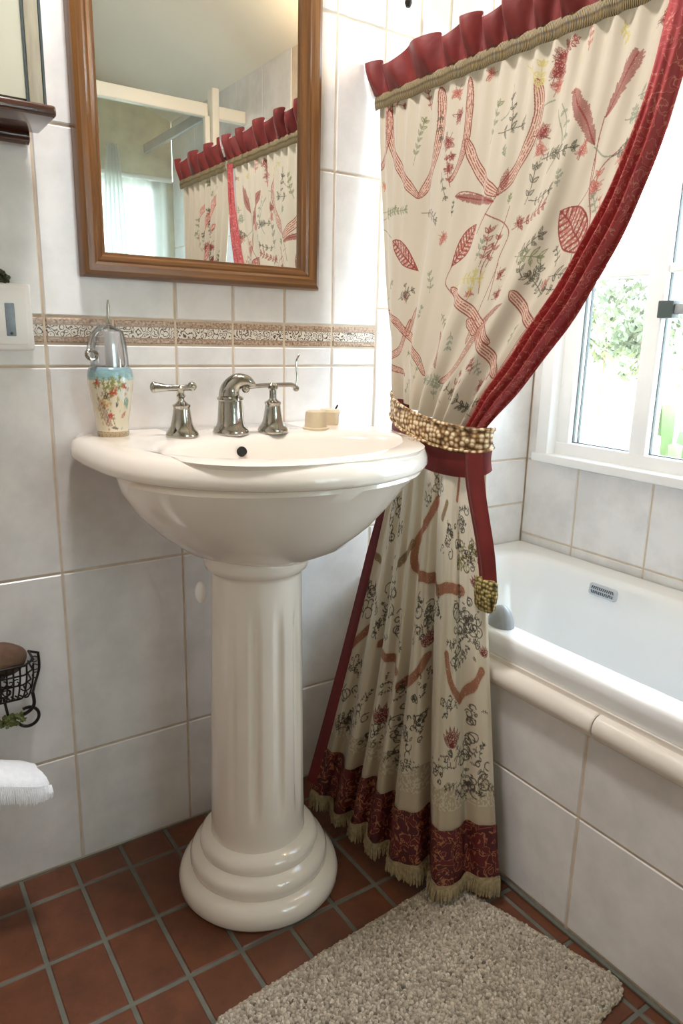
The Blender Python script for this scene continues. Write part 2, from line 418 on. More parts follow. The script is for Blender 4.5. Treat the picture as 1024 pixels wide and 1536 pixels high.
PRINT = [[["ribbon",[[0.03,-0.0],[0.029,0.043],[0.041,0.082],[0.064,0.116],[0.093,0.147],[0.125,0.173]],{"w":0.016}],["ribbon",[[0.03,0.016],[0.032,0.038],[0.029,0.058],[0.023,0.077],[0.013,0.095],[-0.001,0.113]],{"w":0.01}],["ribbon",[[0.172,0.014],[0.178,0.049],[0.176,0.083],[0.166,0.116],[0.148,0.146],[0.125,0.173]],{"w":0.017}],["ribbon",[[0.245,0.017],[0.247,0.047],[0.248,0.078],[0.246,0.107],[0.236,0.135],[0.215,0.158]],{"w":0.011}],["ribbon",[[0.248,0.103],[0.262,0.127],[0.279,0.147],[0.299,0.164],[0.323,0.178],[0.349,0.188]],{"w":0.017}],["ribbon",[[0.388,0.051],[0.399,0.082],[0.397,0.111],[0.386,0.139],[0.369,0.164],[0.348,0.187]],{"w":0.016}],["ribbon",[[0.275,0.321],[0.318,0.335],[0.361,0.349],[0.404,0.363],[0.447,0.377],[0.49,0.391]],{"w":0.015}],["ribbon",[[0.059,0.384],[0.102,0.394],[0.144,0.407],[0.184,0.422],[0.223,0.439],[0.261,0.459]],{"w":0.014}],["ribbon",[[0.133,0.378],[0.102,0.426],[0.041,0.449],[-0.005,0.458],[0.011,0.463],[0.134,0.472]],{"w":0.012}],["ribbon",[[0.424,0.381],[0.493,0.403],[0.577,0.433]],{"w":0.014}],["ribbon",[[0.443,0.361],[0.428,0.382],[0.418,0.406],[0.407,0.43],[0.389,0.449],[0.357,0.461]],{"w":0.015}],["ribbon",[[0.371,0.365],[0.424,0.381]],{"w":0.014}],["ribbon",[[0.581,0.358],[0.581,0.372],[0.581,0.386],[0.581,0.401],[0.581,0.415],[0.581,0.429]],{"w":0.016}],["ribbon",[[0.478,0.321],[0.519,0.34],[0.591,0.364]],{"w":0.012}],["ribbon",[[0.599,0.304],[0.603,0.323],[0.602,0.34],[0.598,0.356],[0.591,0.371],[0.58,0.384]],{"w":0.016}],["ribbon",[[0.0,0.369],[0.086,0.386],[0.126,0.404]],{"w":0.012}],["ribbon",[[0.15,0.357],[0.134,0.392],[0.126,0.404]],{"w":0.009}],["ribbon",[[0.398,0.364],[0.405,0.397]],{"w":0.01}],["stem",[[0.349,0.188],[0.332,0.214],[0.322,0.241]],{"c":"red"}],["stem",[[0.259,0.288],[0.254,0.313],[0.28,0.328]],{"c":"red"}],["stem",[[0.331,0.214],[0.391,0.238],[0.392,0.279],[0.412,0.334]],{"c":"red"}],["stem",[[0.526,0.117],[0.528,0.152],[0.541,0.194],[0.522,0.223]],{"c":"red"}],["stem",[[0.528,0.152],[0.541,0.194],[0.6,0.263]],{"c":"red"}],["stem",[[0.523,0.149],[0.552,0.163],[0.579,0.159]],{"c":"grey"}],["stem",[[0.438,0.095],[0.465,0.138],[0.448,0.171]],{"c":"grey"}],["stem",[[0.571,0.271],[0.6,0.302]],{"c":"grey"}],["stem",[[0.586,0.15],[0.558,0.167],[0.541,0.194]],{"c":"red"}],["stem",[[0.235,0.182],[0.262,0.177],[0.343,0.198]],{"c":"red"}],["stem",[[0.0,0.219],[0.044,0.237]],{"c":"grey"}],["stem",[[0.344,0.046],[0.343,0.074],[0.326,0.089]],{"c":"grey"}],["stem",[[0.377,0.206],[0.371,0.25],[0.358,0.288],[0.371,0.326]],{"c":"red"}],["stem",[[0.398,0.364],[0.395,0.335],[0.395,0.283]],{"c":"red"}],["stem",[[0.426,0.081],[0.403,0.089],[0.398,0.108]],{"c":"grey"}],["lacy",[[0.05,0.242],[0.138,0.295]],{"w":0.034}],["lacy",[[0.298,0.225],[0.257,0.289]],{"w":0.036}],["lacy",[[0.499,0.219],[0.6,0.272]],{"w":0.046}],["leafred",[[0.423,0.362],[0.475,0.336]],{"w":0.014}],["leafred",[[0.353,0.184],[0.358,0.154]],{"w":0.014}],["leafred",[[0.338,0.442],[0.284,0.386]],{"w":0.017}],["feather",[[0.528,0.117],[0.558,0.057]],{"w":0.028}],["feather",[[0.522,0.146],[0.462,0.077]],{"w":0.024}],["feather",[[0.343,0.198],[0.236,0.182]],{"w":0.016}],["flower",[[0.202,0.099]],{"r":0.016,"c":"red"}],["flower",[[0.221,0.063]],{"r":0.013,"c":"red"}],["flower",[[0.414,0.119]],{"r":0.018,"c":"red"}],["flower",[[0.418,0.139]],{"r":0.015,"c":"pink"}],["flower",[[0.426,0.048]],{"r":0.017,"c":"red"}],["flower",[[0.427,0.031]],{"r":0.014,"c":"red"}],["flower",[[0.427,0.066]],{"r":0.012,"c":"pink"}],["flower",[[0.214,0.029]],{"r":0.012,"c":"pink"}],["flower",[[0.211,0.138]],{"r":0.011,"c":"red"}],["flower",[[0.214,0.121]],{"r":0.009,"c":"red"}],["flower",[[0.409,0.229]],{"r":0.011,"c":"red"}],["flower",[[0.414,0.298]],{"r":0.012,"c":"red"}],["flower",[[0.429,0.325]],{"r":0.012,"c":"red"}],["flower",[[0.352,0.328]],{"r":0.01,"c":"pink"}],["flower",[[0.108,0.338]],{"r":0.012,"c":"red"}],["flower",[[0.218,0.244]],{"r":0.012,"c":"pink"}],["flower",[[0.585,0.166]],{"r":0.013,"c":"pink"}],["flower",[[0.504,0.149]],{"r":0.012,"c":"pink"}],["flower",[[0.009,0.143]],{"r":0.01,"c":"orange"}],["flower",[[0.553,0.195]],{"r":0.013,"c":"pink"}],["flower",[[0.546,0.311]],{"r":0.011,"c":"pink"}],["flower",[[0.289,0.021]],{"r":0.01,"c":"pink"}],["flower",[[0.594,0.035]],{"r":0.016,"c":"red"}],["flower",[[0.469,0.426]],{"r":0.009,"c":"red"}],["flower",[[0.523,0.45]],{"r":0.011,"c":"red"}],["flower",[[0.535,0.46]],{"r":0.009,"c":"red"}],["flower",[[0.463,0.452]],{"r":0.008,"c":"red"}],["flower",[[0.436,0.468]],{"r":0.008,"c":"grey"}],["sprig",[[0.107,0.12],[0.132,0.057]],{"w":0.018,"c":"green"}],["sprig",[[0.301,0.115],[0.316,0.069]],{"w":0.018,"c":"green"}],["sprig",[[0.325,0.106],[0.368,0.102]],{"w":0.018,"c":"dark"}],["sprig",[[0.352,0.103],[0.344,0.066]],{"w":0.014,"c":"dark"}],["sprig",[[0.438,0.15],[0.486,0.145]],{"w":0.018,"c":"dark"}],["sprig",[[0.423,0.151],[0.456,0.147]],{"w":0.015,"c":"dark"}],["sprig",[[0.411,0.205],[0.415,0.163]],{"w":0.02,"c":"dark"}],["sprig",[[0.398,0.238],[0.465,0.212]],{"w":0.018,"c":"red"}],["sprig",[[0.417,0.201],[0.468,0.193]],{"w":0.016,"c":"dark"}],["sprig",[[0.0,0.202],[0.092,0.192]],{"w":0.015,"c":"green"}],["sprig",[[0.0,0.189],[0.056,0.186]],{"w":0.012,"c":"green"}],["sprig",[[0.442,0.27],[0.483,0.249]],{"w":0.02,"c":"dark"}],["sprig",[[0.486,0.301],[0.465,0.271]],{"w":0.02,"c":"dark"}],["sprig",[[0.432,0.274],[0.496,0.275]],{"w":0.02,"c":"green"}],["sprig",[[0.499,0.309],[0.508,0.293]],{"w":0.02,"c":"dark"}],["sprig",[[0.555,0.321],[0.496,0.3]],{"w":0.02,"c":"dark"}],["sprig",[[0.598,0.311],[0.556,0.315]],{"w":0.02,"c":"dark"}],["sprig",[[0.546,0.3],[0.594,0.295]],{"w":0.02,"c":"dark"}],["sprig",[[0.549,0.287],[0.525,0.266]],{"w":0.012,"c":"dark"}],["sprig",[[0.582,0.133],[0.579,0.119]],{"w":0.014,"c":"grey"}],["sprig",[[0.576,0.104],[0.6,0.099]],{"w":0.016,"c":"grey"}],["sprig",[[0.564,0.126],[0.6,0.126]],{"w":0.014,"c":"grey"}],["sprig",[[0.562,0.164],[0.6,0.151]],{"w":0.018,"c":"dark"}],["sprig",[[0.594,0.185],[0.585,0.156]],{"w":0.016,"c":"dark"}],["sprig",[[0.284,0.318],[0.359,0.305]],{"w":0.018,"c":"yellow"}],["sprig",[[0.353,0.331],[0.349,0.297]],{"w":0.014,"c":"yellow"}],["sprig",[[0.352,0.288],[0.35,0.241]],{"w":0.02,"c":"red"}],["sprig",[[0.364,0.288],[0.371,0.25]],{"w":0.018,"c":"red"}],["sprig",[[0.34,0.279],[0.343,0.255]],{"w":0.014,"c":"grey"}],["sprig",[[0.556,0.21],[0.552,0.184]],{"w":0.016,"c":"pink"}],["sprig",[[0.583,0.227],[0.558,0.207]],{"w":0.014,"c":"grey"}],["sprig",[[0.177,0.046],[0.179,0.086]],{"w":0.016,"c":"dark"}],["sprig",[[0.194,0.143],[0.209,0.18]],{"w":0.014,"c":"dark"}],["sprig",[[0.217,0.166],[0.205,0.125]],{"w":0.016,"c":"red"}],["sprig",[[0.388,0.066],[0.392,0.035]],{"w":0.018,"c":"yellow"}],["sprig",[[0.483,0.19],[0.478,0.175]],{"w":0.012,"c":"grey"}],["sprig",[[0.418,0.065],[0.435,0.022]],{"w":0.02,"c":"red"}],["sprig",[[0.436,0.026],[0.45,0.02]],{"w":0.014,"c":"red"}],["sprig",[[0.0,0.348],[0.051,0.317]],{"w":0.016,"c":"green"}],["sprig",[[0.081,0.345],[0.126,0.327]],{"w":0.016,"c":"dark"}],["sprig",[[0.116,0.351],[0.107,0.322]],{"w":0.013,"c":"dark"}],["sprig",[[0.131,0.199],[0.189,0.215]],{"w":0.016,"c":"dark"}],["sprig",[[0.144,0.039],[0.137,0.013]],{"w":0.012,"c":"red"}],["sprig",[[0.033,0.01],[0.068,0.016]],{"w":0.012,"c":"red"}],["sprig",[[0.525,0.017],[0.534,0.035]],{"w":0.012,"c":"yellow"}],["sprig",[[0.349,0.139],[0.344,0.13]],{"w":0.01,"c":"grey"}],["sprig",[[0.447,0.09],[0.468,0.128]],{"w":0.014,"c":"grey"}],["sprig",[[0.232,0.211],[0.232,0.192]],{"w":0.01,"c":"dark"}],["sprig",[[0.6,0.298],[0.586,0.283]],{"w":0.012,"c":"dark"}],["sprig",[[0.371,0.202],[0.371,0.193]],{"w":0.01,"c":"green"}],["sprig",[[0.597,0.235],[0.574,0.211]],{"w":0.01,"c":"pink"}],["sprig",[[0.362,0.027],[0.394,0.051]],{"w":0.01,"c":"yellow"}],["sprig",[[0.43,0.482],[0.438,0.444]],{"w":0.018,"c":"red"}],["sprig",[[0.486,0.437],[0.474,0.42]],{"w":0.014,"c":"red"}],["sprig",[[0.52,0.467],[0.544,0.438]],{"w":0.018,"c":"red"}],["sprig",[[0.487,0.416],[0.502,0.433]],{"w":0.012,"c":"grey"}],["sprig",[[0.45,0.49],[0.415,0.467]],{"w":0.014,"c":"dark"}],["sprig",[[0.556,0.495],[0.493,0.478]],{"w":0.018,"c":"dark"}],["sprig",[[0.591,0.495],[0.508,0.487]],{"w":0.018,"c":"dark"}],["sprig",[[0.505,0.487],[0.579,0.47]],{"w":0.018,"c":"dark"}],["sprig",[[0.414,0.49],[0.269,0.468]],{"w":0.018,"c":"grey"}],["sprig",[[0.352,0.49],[0.349,0.46]],{"w":0.018,"c":"grey"}],["sprig",[[0.6,0.45],[0.6,0.4]],{"w":0.018,"c":"grey"}],["sprig",[[0.6,0.469],[0.6,0.452]],{"w":0.016,"c":"grey"}],["sprig",[[0.6,0.412],[0.6,0.379]],{"w":0.018,"c":"grey"}],["sprig",[[0.314,0.45],[0.319,0.433]],{"w":0.012,"c":"green"}],["sprig",[[0.205,0.45],[0.141,0.434]],{"w":0.012,"c":"green"}]],[["band",[[0.365,0.096],[0.33,0.132],[0.274,0.18],[0.275,0.23],[0.342,0.237],[0.382,0.254]],{"w":0.02,"c":"rust"}],["band",[[0.382,0.254],[0.431,0.237],[0.48,0.243]],{"w":0.02,"c":"rust"}],["band",[[0.0,0.453],[0.028,0.428],[0.062,0.397]],{"w":0.018,"c":"rust"}],["band",[[0.136,0.41],[0.192,0.421],[0.241,0.43]],{"w":0.017,"c":"rust"}],["band",[[0.255,0.458],[0.321,0.417],[0.347,0.388]],{"w":0.019,"c":"rust"}],["band",[[0.428,0.356],[0.442,0.402],[0.477,0.441]],{"w":0.015,"c":"rust"}],["band",[[0.477,0.441],[0.509,0.414],[0.533,0.384]],{"w":0.017,"c":"rust"}],["band",[[0.0,0.249],[0.044,0.263]],{"w":0.014,"c":"brown"}],["band",[[0.261,0.184],[0.196,0.236]],{"w":0.016,"c":"brown"}],["band",[[0.466,0.043],[0.458,0.08]],{"w":0.01,"c":"rust"}],["band",[[0.415,0.089],[0.397,0.119]],{"w":0.012,"c":"brown"}],["crown",[[0.196,0.547]],{"r":0.034}],["crown",[[0.449,0.512]],{"r":0.032}],["crown",[[0.352,0.36]],{"r":0.028}],["crown",[[0.542,0.352]],{"r":0.018}],["crown",[[0.521,0.226]],{"r":0.02}],["ink",[[0.116,0.108]],{"r":0.035}],["ink",[[0.098,0.143]],{"r":0.03}],["ink",[[0.369,0.061]],{"r":0.028}],["ink",[[0.323,0.091]],{"r":0.03}],["ink",[[0.086,0.191]],{"r":0.035}],["ink",[[0.175,0.172]],{"r":0.02}],["ink",[[0.0,0.306]],{"r":0.035}],["ink",[[0.024,0.343]],{"r":0.045}],["ink",[[0.161,0.265]],{"r":0.045}],["ink",[[0.132,0.332]],{"r":0.045}],["ink",[[0.213,0.358]],{"r":0.04}],["ink",[[0.312,0.33]],{"r":0.045}],["ink",[[0.338,0.297]],{"r":0.035}],["ink",[[0.382,0.271]],{"r":0.03}],["ink",[[0.481,0.291]],{"r":0.045}],["ink",[[0.511,0.274]],{"r":0.03}],["ink",[[0.49,0.338]],{"r":0.045}],["ink",[[0.469,0.364]],{"r":0.035}],["ink",[[0.511,0.306]],{"r":0.03}],["ink",[[0.415,0.161]],{"r":0.028}],["ink",[[0.476,0.111]],{"r":0.028}],["ink",[[0.487,0.176]],{"r":0.035}],["ink",[[0.524,0.167]],{"r":0.025}],["ink",[[0.438,0.137]],{"r":0.02}],["ink",[[0.035,0.477]],{"r":0.02}],["ink",[[0.056,0.486]],{"r":0.018}],["ink",[[0.053,0.564]],{"r":0.045}],["ink",[[0.109,0.543]],{"r":0.03}],["ink",[[0.045,0.606]],{"r":0.02}],["ink",[[0.07,0.603]],{"r":0.016}],["ink",[[0.196,0.48]],{"r":0.022}],["ink",[[0.269,0.484]],{"r":0.024}],["ink",[[0.327,0.46]],{"r":0.016}],["ink",[[0.429,0.451]],{"r":0.022}],["ink",[[0.456,0.447]],{"r":0.018}],["ink",[[0.515,0.466]],{"r":0.022}],["ink",[[0.282,0.547]],{"r":0.045}],["ink",[[0.324,0.519]],{"r":0.035}],["ink",[[0.255,0.599]],{"r":0.022}],["ink",[[0.314,0.577]],{"r":0.022}],["ink",[[0.333,0.501]],{"r":0.025}],["ink",[[0.5,0.577]],{"r":0.05}],["ink",[[0.514,0.536]],{"r":0.04}],["ink",[[0.404,0.566]],{"r":0.026}],["ink",[[0.432,0.542]],{"r":0.022}],["ink",[[0.487,0.603]],{"r":0.022}],["ink",[[0.507,0.599]],{"r":0.02}],["ink",[[0.187,0.581]],{"r":0.024}],["ink",[[0.142,0.612]],{"r":0.02}],["ink",[[0.226,0.547]],{"r":0.02}],["ink",[[0.347,0.425]],{"r":0.02}],["ink",[[0.119,0.376]],{"r":0.02}],["olive",[[0.486,0.18]],{"r":0.03}],["olive",[[0.524,0.167]],{"r":0.02}]]]
# ---------------------------------------------------------- print painter
INK = {'red': rgb3(126,46,38), 'pink': rgb3(168,92,78), 'green': rgb3(108,112,72), 'dark': rgb3(72,68,50), 'grey': rgb3(118,124,104),
       'yellow': rgb3(176,160,92), 'orange': rgb3(190,116,80), 'rust': rgb3(146,66,44), 'brown': rgb3(120,84,54), 'ink': rgb3(62,54,40), 'olive': rgb3(140,128,70)}
class Cloth:
    def __init__(s, nu, nv, su, sv, base):
        s.nu, s.nv, s.su, s.sv = nu, nv, su, sv
        s.c = np.tile(np.array(base), (nv, nu, 1)).astype(float)
        s.S = np.linspace(0, su, nu)[None, :].repeat(nv, 0); s.T = np.linspace(0, sv, nv)[:, None].repeat(nu, 1)
        q = np.random.RandomState(5)
        s.noise = q.rand(nv, nu)
        k = q.rand(nv//3+2, nu//3+2); s.blotch = k.repeat(3, 0).repeat(3, 1)[:nv, :nu]
    def win(s, a, b, c, d):
        i0 = max(0, int(a/s.su*(s.nu-1))); i1 = min(s.nu, int(b/s.su*(s.nu-1))+2)
        j0 = max(0, int(c/s.sv*(s.nv-1))); j1 = min(s.nv, int(d/s.sv*(s.nv-1))+2)
        return (slice(j0, j1), slice(i0, i1)) if i1 > i0 and j1 > j0 else None
    def put(s, w, mask, col, a=1.0):
        m = (mask*a)[..., None]; s.c[w] = s.c[w]*(1-m) + np.array(col)*m
    def ribbon(s, pts, w, fill, line, n=4, fa=.55):
        P = catmull(pts, 10) if len(pts) > 2 else np.array(pts, float)
        lo, hi = P.min(0)-w, P.max(0)+w
        W = s.win(lo[0], hi[0], lo[1], hi[1])
        if W is None: return
        X, Y = s.S[W], s.T[W]; best = np.full(X.shape, 9.); sd = np.zeros(X.shape); lt = np.zeros(X.shape); nP = len(P)-1
        for i_, (a, b) in enumerate(zip(P[:-1], P[1:])):
            d = b-a; L2 = d@d+1e-12; t = np.clip(((X-a[0])*d[0]+(Y-a[1])*d[1])/L2, 0, 1)
            ex, ey = X-a[0]-t*d[0], Y-a[1]-t*d[1]; D = np.hypot(ex, ey); m = D < best
            best = np.where(m, D, best); sd = np.where(m, (d[0]*ey-d[1]*ex)/math.sqrt(L2), sd); lt = np.where(m, (i_+t)/nP, lt)
        h = w/2*(np.clip(np.minimum(lt, 1-lt)*6, 0, 1)**.6*.75+.25 if n else 1.0); ins = best < h
        s.put(W, ins & (s.noise[W] > (.12 if n else .015)), fill, fa)
        if n:
            ph = np.abs(((sd/h+1)/2*n) % 1 - .5)
            s.put(W, ins & (ph > .28) & (s.blotch[W] > .15), line, .85)
            s.put(W, (best < h+.0009) & (best > h-.0009), line, .9)
    def stem(s, pts, col, w=.0018, a=.85): s.ribbon(pts, w, col, col, 0, a)
    def leaf(s, a, b, w, col, alpha=.85, vein=None, lace=0, fill=True):
        a, b = np.array(a, float), np.array(b, float); d = b-a; L = np.hypot(*d)
        if L < 1e-4: return
        lo, hi = np.minimum(a, b)-w, np.maximum(a, b)+w
        W = s.win(lo[0], hi[0], lo[1], hi[1])
        if W is None: return
        X, Y = s.S[W]-a[0], s.T[W]-a[1]; t = (X*d[0]+Y*d[1])/L/L; n = (d[0]*Y-d[1]*X)/L
        prof = w/2*np.sin(PI*np.clip(t, 0, 1)**.8)
        ins = (np.abs(n) < prof) & (t > 0) & (t < 1)
        if lace:
            s.put(W, ins & (s.blotch[W] > .38), col, alpha)
            s.put(W, ins & (np.abs(n) > prof-.0022), INK['red'], .95)
            s.put(W, ins & (np.abs(np.sin(t*34 + np.abs(n)/w*9)) > .8), INK['red'], .9)
            s.put(W, ins & (np.abs(n) < .0012), INK['red'], .9)
        else:
            s.put(W, ins & (s.noise[W] > .15), col, alpha if fill else alpha*.5)
            if not fill: s.put(W, ins & (np.abs(n) > prof-.0013), col, .9)
    def sprig(s, a, b, w, col, rs, n=None):
        a, b = np.array(a, float), np.array(b, float); d = b-a; L = np.hypot(*d)
        if L < .006: return
        d /= L; p = np.array([-d[1], d[0]]); bend = rs.uniform(-.12, .12)*L
        q = lambda t: a+d*L*t+p*bend*math.sin(PI*t)
        s.stem([q(0), q(.5), q(1)], col, .0014)
        n = n or max(3, int(L/.011))
        for k in range(n):
            t = .25+.75*k/(n-1) if n > 1 else 1
            for sg in (-1, 1):
                e = q(t)+(d*rs.uniform(.5, .9)+p*sg*rs.uniform(.6, 1))*w*rs.uniform(.45, .75)
                s.leaf(q(t), e, w*.30, col, .8, fill=rs.rand() > .4)
        s.leaf(q(.95), q(1)+d*w*.6, w*.3, col, .85)
    def flower(s, c, r, col, rs):
        c = np.array(c, float)
        for k in range(7):
            t = rs.uniform(0, 6.28); e = c+np.array([math.cos(t), math.sin(t)])*r*rs.uniform(.7, 1.1)
            s.leaf(c-(e-c)*.3, e, r*.75, col, .62)
        for k in range(6):
            t = rs.uniform(0, 6.28); e = c+np.array([math.cos(t), math.sin(t)])*r
            s.stem([c, (c+e)/2+rs.uniform(-1, 1, 2)*r*.25, e], col*.6, .0012, .7)
    def feather(s, a, b, w, col, rs):
        a, b = np.array(a, float), np.array(b, float); d = b-a; L = np.hypot(*d); d /= L; p = np.array([-d[1], d[0]])
        s.stem([a, b], col, .0022)
        n = int(L/.0042)
        for k in range(n):
            t = k/n; ww = w*math.sin(PI*min(1, t*.8+.2))**.7
            for sg in (-1, 1):
                o = a+d*L*t; s.stem([o, o+(d*1.2+p*sg*.55)*ww*rs.uniform(.6, .85)], col, .0019, .75)
    def ink(s, c, r, col, rs, w=.0025):
        c = np.array(c, float)
        for k in range(int(6+r*260)):
            o = c+rs.uniform(-.75, .75, 2)*r; kind = rs.rand()
            if kind < .42:
                rr = r*rs.uniform(.16, .4); t0 = rs.uniform(0, 6.28); sg = rs.choice([-1, 1]); tt = np.linspace(0, rs.uniform(3.5, 8), 9)
                P = [o+np.array([math.cos(t0+sg*x), math.sin(t0+sg*x)])*rr*(1-.09*x) for x in tt]
                s.stem(P, col, w, .85)
            elif kind < .7:
                t0 = rs.uniform(0, 6.28); e = o+np.array([math.cos(t0), math.sin(t0)])*r*.6
                s.sprig(o, e, r*.3, col, rs, 3)
            else:
                t0 = rs.uniform(0, 6.28); e = o+np.array([math.cos(t0), math.sin(t0)])*r*.28
                s.leaf(o, e, r*.13, col, .85, fill=rs.rand() > .4)
    def draw(s, ops, rs):
        for kind, pts, k in ops:
            if kind == 'ribbon': s.ribbon(pts, k['w']*1.0, rgb3(200,156,134), rgb3(118,46,34), 4, .7)
            elif kind == 'band': s.ribbon(pts, k['w'], INK[k['c']], INK[k['c']]*.7, 0, .88); s.ribbon(pts, k['w']*1.35, INK['olive'], INK['olive'], 0, .16)
            elif kind == 'stem': s.stem(pts, INK[k['c']])
            elif kind == 'lacy': s.leaf(pts[0], pts[1], k['w'], rgb3(160,74,60), .75, lace=1)
            elif kind == 'leafred': s.leaf(pts[0], pts[1], k['w'], INK['red'], .75)
            elif kind == 'feather': s.feather(pts[0], pts[1], k['w'], INK['red'], rs)
            elif kind == 'flower': s.flower(pts[0], k['r'], INK[k['c']], rs)
            elif kind == 'sprig': s.sprig(pts[0], pts[1], k['w'], INK[k['c']], rs)
            elif kind == 'ink': s.ink(pts[0], k['r'], INK['ink'], rs)
            elif kind == 'olive': s.ink(pts[0], k['r'], INK['olive'], rs); s.ink(pts[0], k['r'], INK['ink'], rs)
            elif kind == 'crown':
                c = np.array(pts[0]); r = k['r']
                for j in range(6):
                    a = -2.6+j*.42; e = c+np.array([math.cos(a), math.sin(a)])*r
                    s.leaf(c+np.array([0, .3*r]), e, r*.42, INK['red']*.85, .85)
    def to_mesh(s, P, name, mat, parent):
        mb = MB(); mb.grid(P); ob = mb.build(name, mat, parent, smooth=60)
        at = ob.data.color_attributes.new('print', 'FLOAT_COLOR', 'POINT')
        buf = np.ones((s.nu*s.nv, 4), np.float32); buf[:, :3] = s.c.reshape(-1, 3)
        at.data.foreach_set('color', buf.ravel()); return ob
def fast_grid(P, name, mat, parent, colors=None):
    P = np.asarray(P, np.float32); n, m = P.shape[:2]
    me = bpy.data.meshes.new(name)
    I = np.arange(n*m).reshape(n, m)
    F = np.stack([I[:-1,:-1], I[:-1,1:], I[1:,1:], I[1:,:-1]], -1).reshape(-1, 4)
    me.vertices.add(n*m); me.vertices.foreach_set('co', P.reshape(-1))
    me.loops.add(F.size); me.loops.foreach_set('vertex_index', F.reshape(-1).astype(np.int32))
    me.polygons.add(len(F)); me.polygons.foreach_set('loop_start', np.arange(0, F.size, 4, dtype=np.int32))
    me.update(calc_edges=True); me.validate()
    me.polygons.foreach_set('use_smooth', np.ones(len(F), bool))
    me.materials.append(mat)
    if colors is not None:
        at = me.color_attributes.new('print', 'FLOAT_COLOR', 'POINT')
        buf = np.ones((n*m, 4), np.float32); buf[:, :3] = np.asarray(colors).reshape(-1, 3); at.data.foreach_set('color', buf.ravel())
    ob = bpy.data.objects.new(name, me); COL.objects.link(ob)
    if parent is not None: ob.parent = parent; ob.location = -Vector(parent.location)
    return ob

# ------------------------------------------------------------------- camera
cam = bpy.data.cameras.new('camera'); co = bpy.data.objects.new('camera', cam); COL.objects.link(co)
Rv = Vector((0.8300266247095807,-0.5572606382370168,0.022724069725597634)); Uv = Vector((0.11409822962183784,0.2095470780984136,0.9711187445712186)); Fv = Vector((0.5459280138171914,0.80346163762316,-0.23751210621256016))
mw = Matrix((( Rv.x, Uv.x, -Fv.x, -0.25003), (Rv.y, Uv.y, -Fv.y, -1.17164), (Rv.z, Uv.z, -Fv.z, 0.92554), (0,0,0,1)))
co.matrix_world = mw
cam.sensor_width = 36.0; cam.sensor_fit = 'AUTO'; cam.lens = 1076.85/1536*36.0; cam.clip_start = .01
SC.camera = co

# ----------------------------------------------------------------- the room
X2 = 1.084; YR = -2.25; XL = -.75
def ceil_z(x): return 1.85 + .35*(X2-x)
def tile_field(mb, O, A, B, Nn, rects, g=.0028, bev=.0022, dep=.0022, mi=0, gi=1, tilt=.0):
    O, A, B, Nn = map(Vector, (O, A, B, Nn))
    for a0, a1, b0, b1 in rects:
        if a1-a0 < .006 or b1-b0 < .006: continue
        ja = [random.uniform(-.0004,.0004) for _ in range(4)]
        p = lambda a, b, h: O + A*a + B*b + Nn*h
        lo = [(a0+g/2,b0+g/2),(a1-g/2,b0+g/2),(a1-g/2,b1-g/2),(a0+g/2,b1-g/2)]
        e = min(bev, (a1-a0)/4, (b1-b0)/4)
        hi = [(a0+g/2+e,b0+g/2+e),(a1-g/2-e,b0+g/2+e),(a1-g/2-e,b1-g/2-e),(a0+g/2+e,b1-g/2-e)]
        V = [p(a,b,-dep) for a,b in lo] + [p(a,b,ja[i]*tilt) for i,(a,b) in enumerate(hi)]
        mb.add(V, [(4,5,6,7),(0,1,5,4),(1,2,6,5),(2,3,7,6),(3,0,4,7)], mi)
        mb.add([p(a0,b0,-dep*.8),p(a1,b0,-dep*.8),p(a1,b1,-dep*.8),p(a0,b1,-dep*.8)], [(0,1,2,3)], gi)
def rows(xs, zs): return [(xs[i],xs[i+1],zs[j],zs[j+1]) for j in range(len(zs)-1) for i in range(len(xs)-1)]

W_ = .206
xl = [XL, -.618, -.412, -.206, 0]
R = []
R += rows(xl + [.206,.412,.618,.824,X2], [0,.2105,.5405])
R += rows(xl + [.206,.31,.412,.515,.618], [.5405,.8705]); R += rows(xl + [.103,.206,.31,.412,.515,.618], [.8705,.905])
R += rows([.618,.824,X2], [.5405,.65,.98])
R += rows(xl + [.206,.31,.412,.515,.618], [.945,1.2125])
R += rows([.618,.72,.824,X2], [.98,1.2125])
R += rows(xl + [.206,.412,.515,.62,.70,.77,.88,X2], [1.2125,1.462,1.716,1.97,2.5])
mb = MB(); tile_field(mb, (0,0,0), (1,0,0), (0,0,1), (0,-1,0), R, tilt=1)
mb.box((XL-.1,.002,-.02), (X2+.12,.12,2.55), 1)
struct(mb.build('wall_back', [M['tile'], M['grout']], smooth=False))
mb = MB(); tile_field(mb, (0,0,0), (1,0,0), (0,0,1), (0,-1,0), rows(xl+[.103,.206,.31,.412,.515,.618], [.905,.945]), tilt=1)
struct(mb.build('trim_1', [M['border'], M['grout']], smooth=False))

# right wall with window opening y -.035..-.98, z .668..1.70
WY0, WY1, WZ0, WZ1 = -.040, -1.00, .668, 1.72
R = []
yb = [0, .152, .338, .54, .746, .952, 1.158, 1.364, 1.57, 1.776, 1.982, 2.25]
R += rows(yb, [0,.21,.4658,.650])
R += rows(yb[6:], [.65,.98,1.31,1.64,1.86])
R += [(0,.040,.65,.98),(0,.040,.98,1.31),(0,.040,1.31,1.64)]
R += [(.040,1.0,.65,.668)] + rows([0,.2,.406,.612,.818,1.0], [1.72,1.86])
mb = MB(); tile_field(mb, (X2,0,0), (0,-1,0), (0,0,1), (-1,0,0), R)
for a, b in (((X2+.002,0,-.02),(X2+.12,YR,WZ0)), ((X2+.002,0,WZ1),(X2+.12,YR,1.9)), ((X2+.002,0,WZ0),(X2+.12,WY0,WZ1)), ((X2+.002,WY1,WZ0),(X2+.12,YR,WZ1))):
    mb.box(a, b, 1)
struct(mb.build('wall_right', [M['tile'], M['grout']], smooth=False))
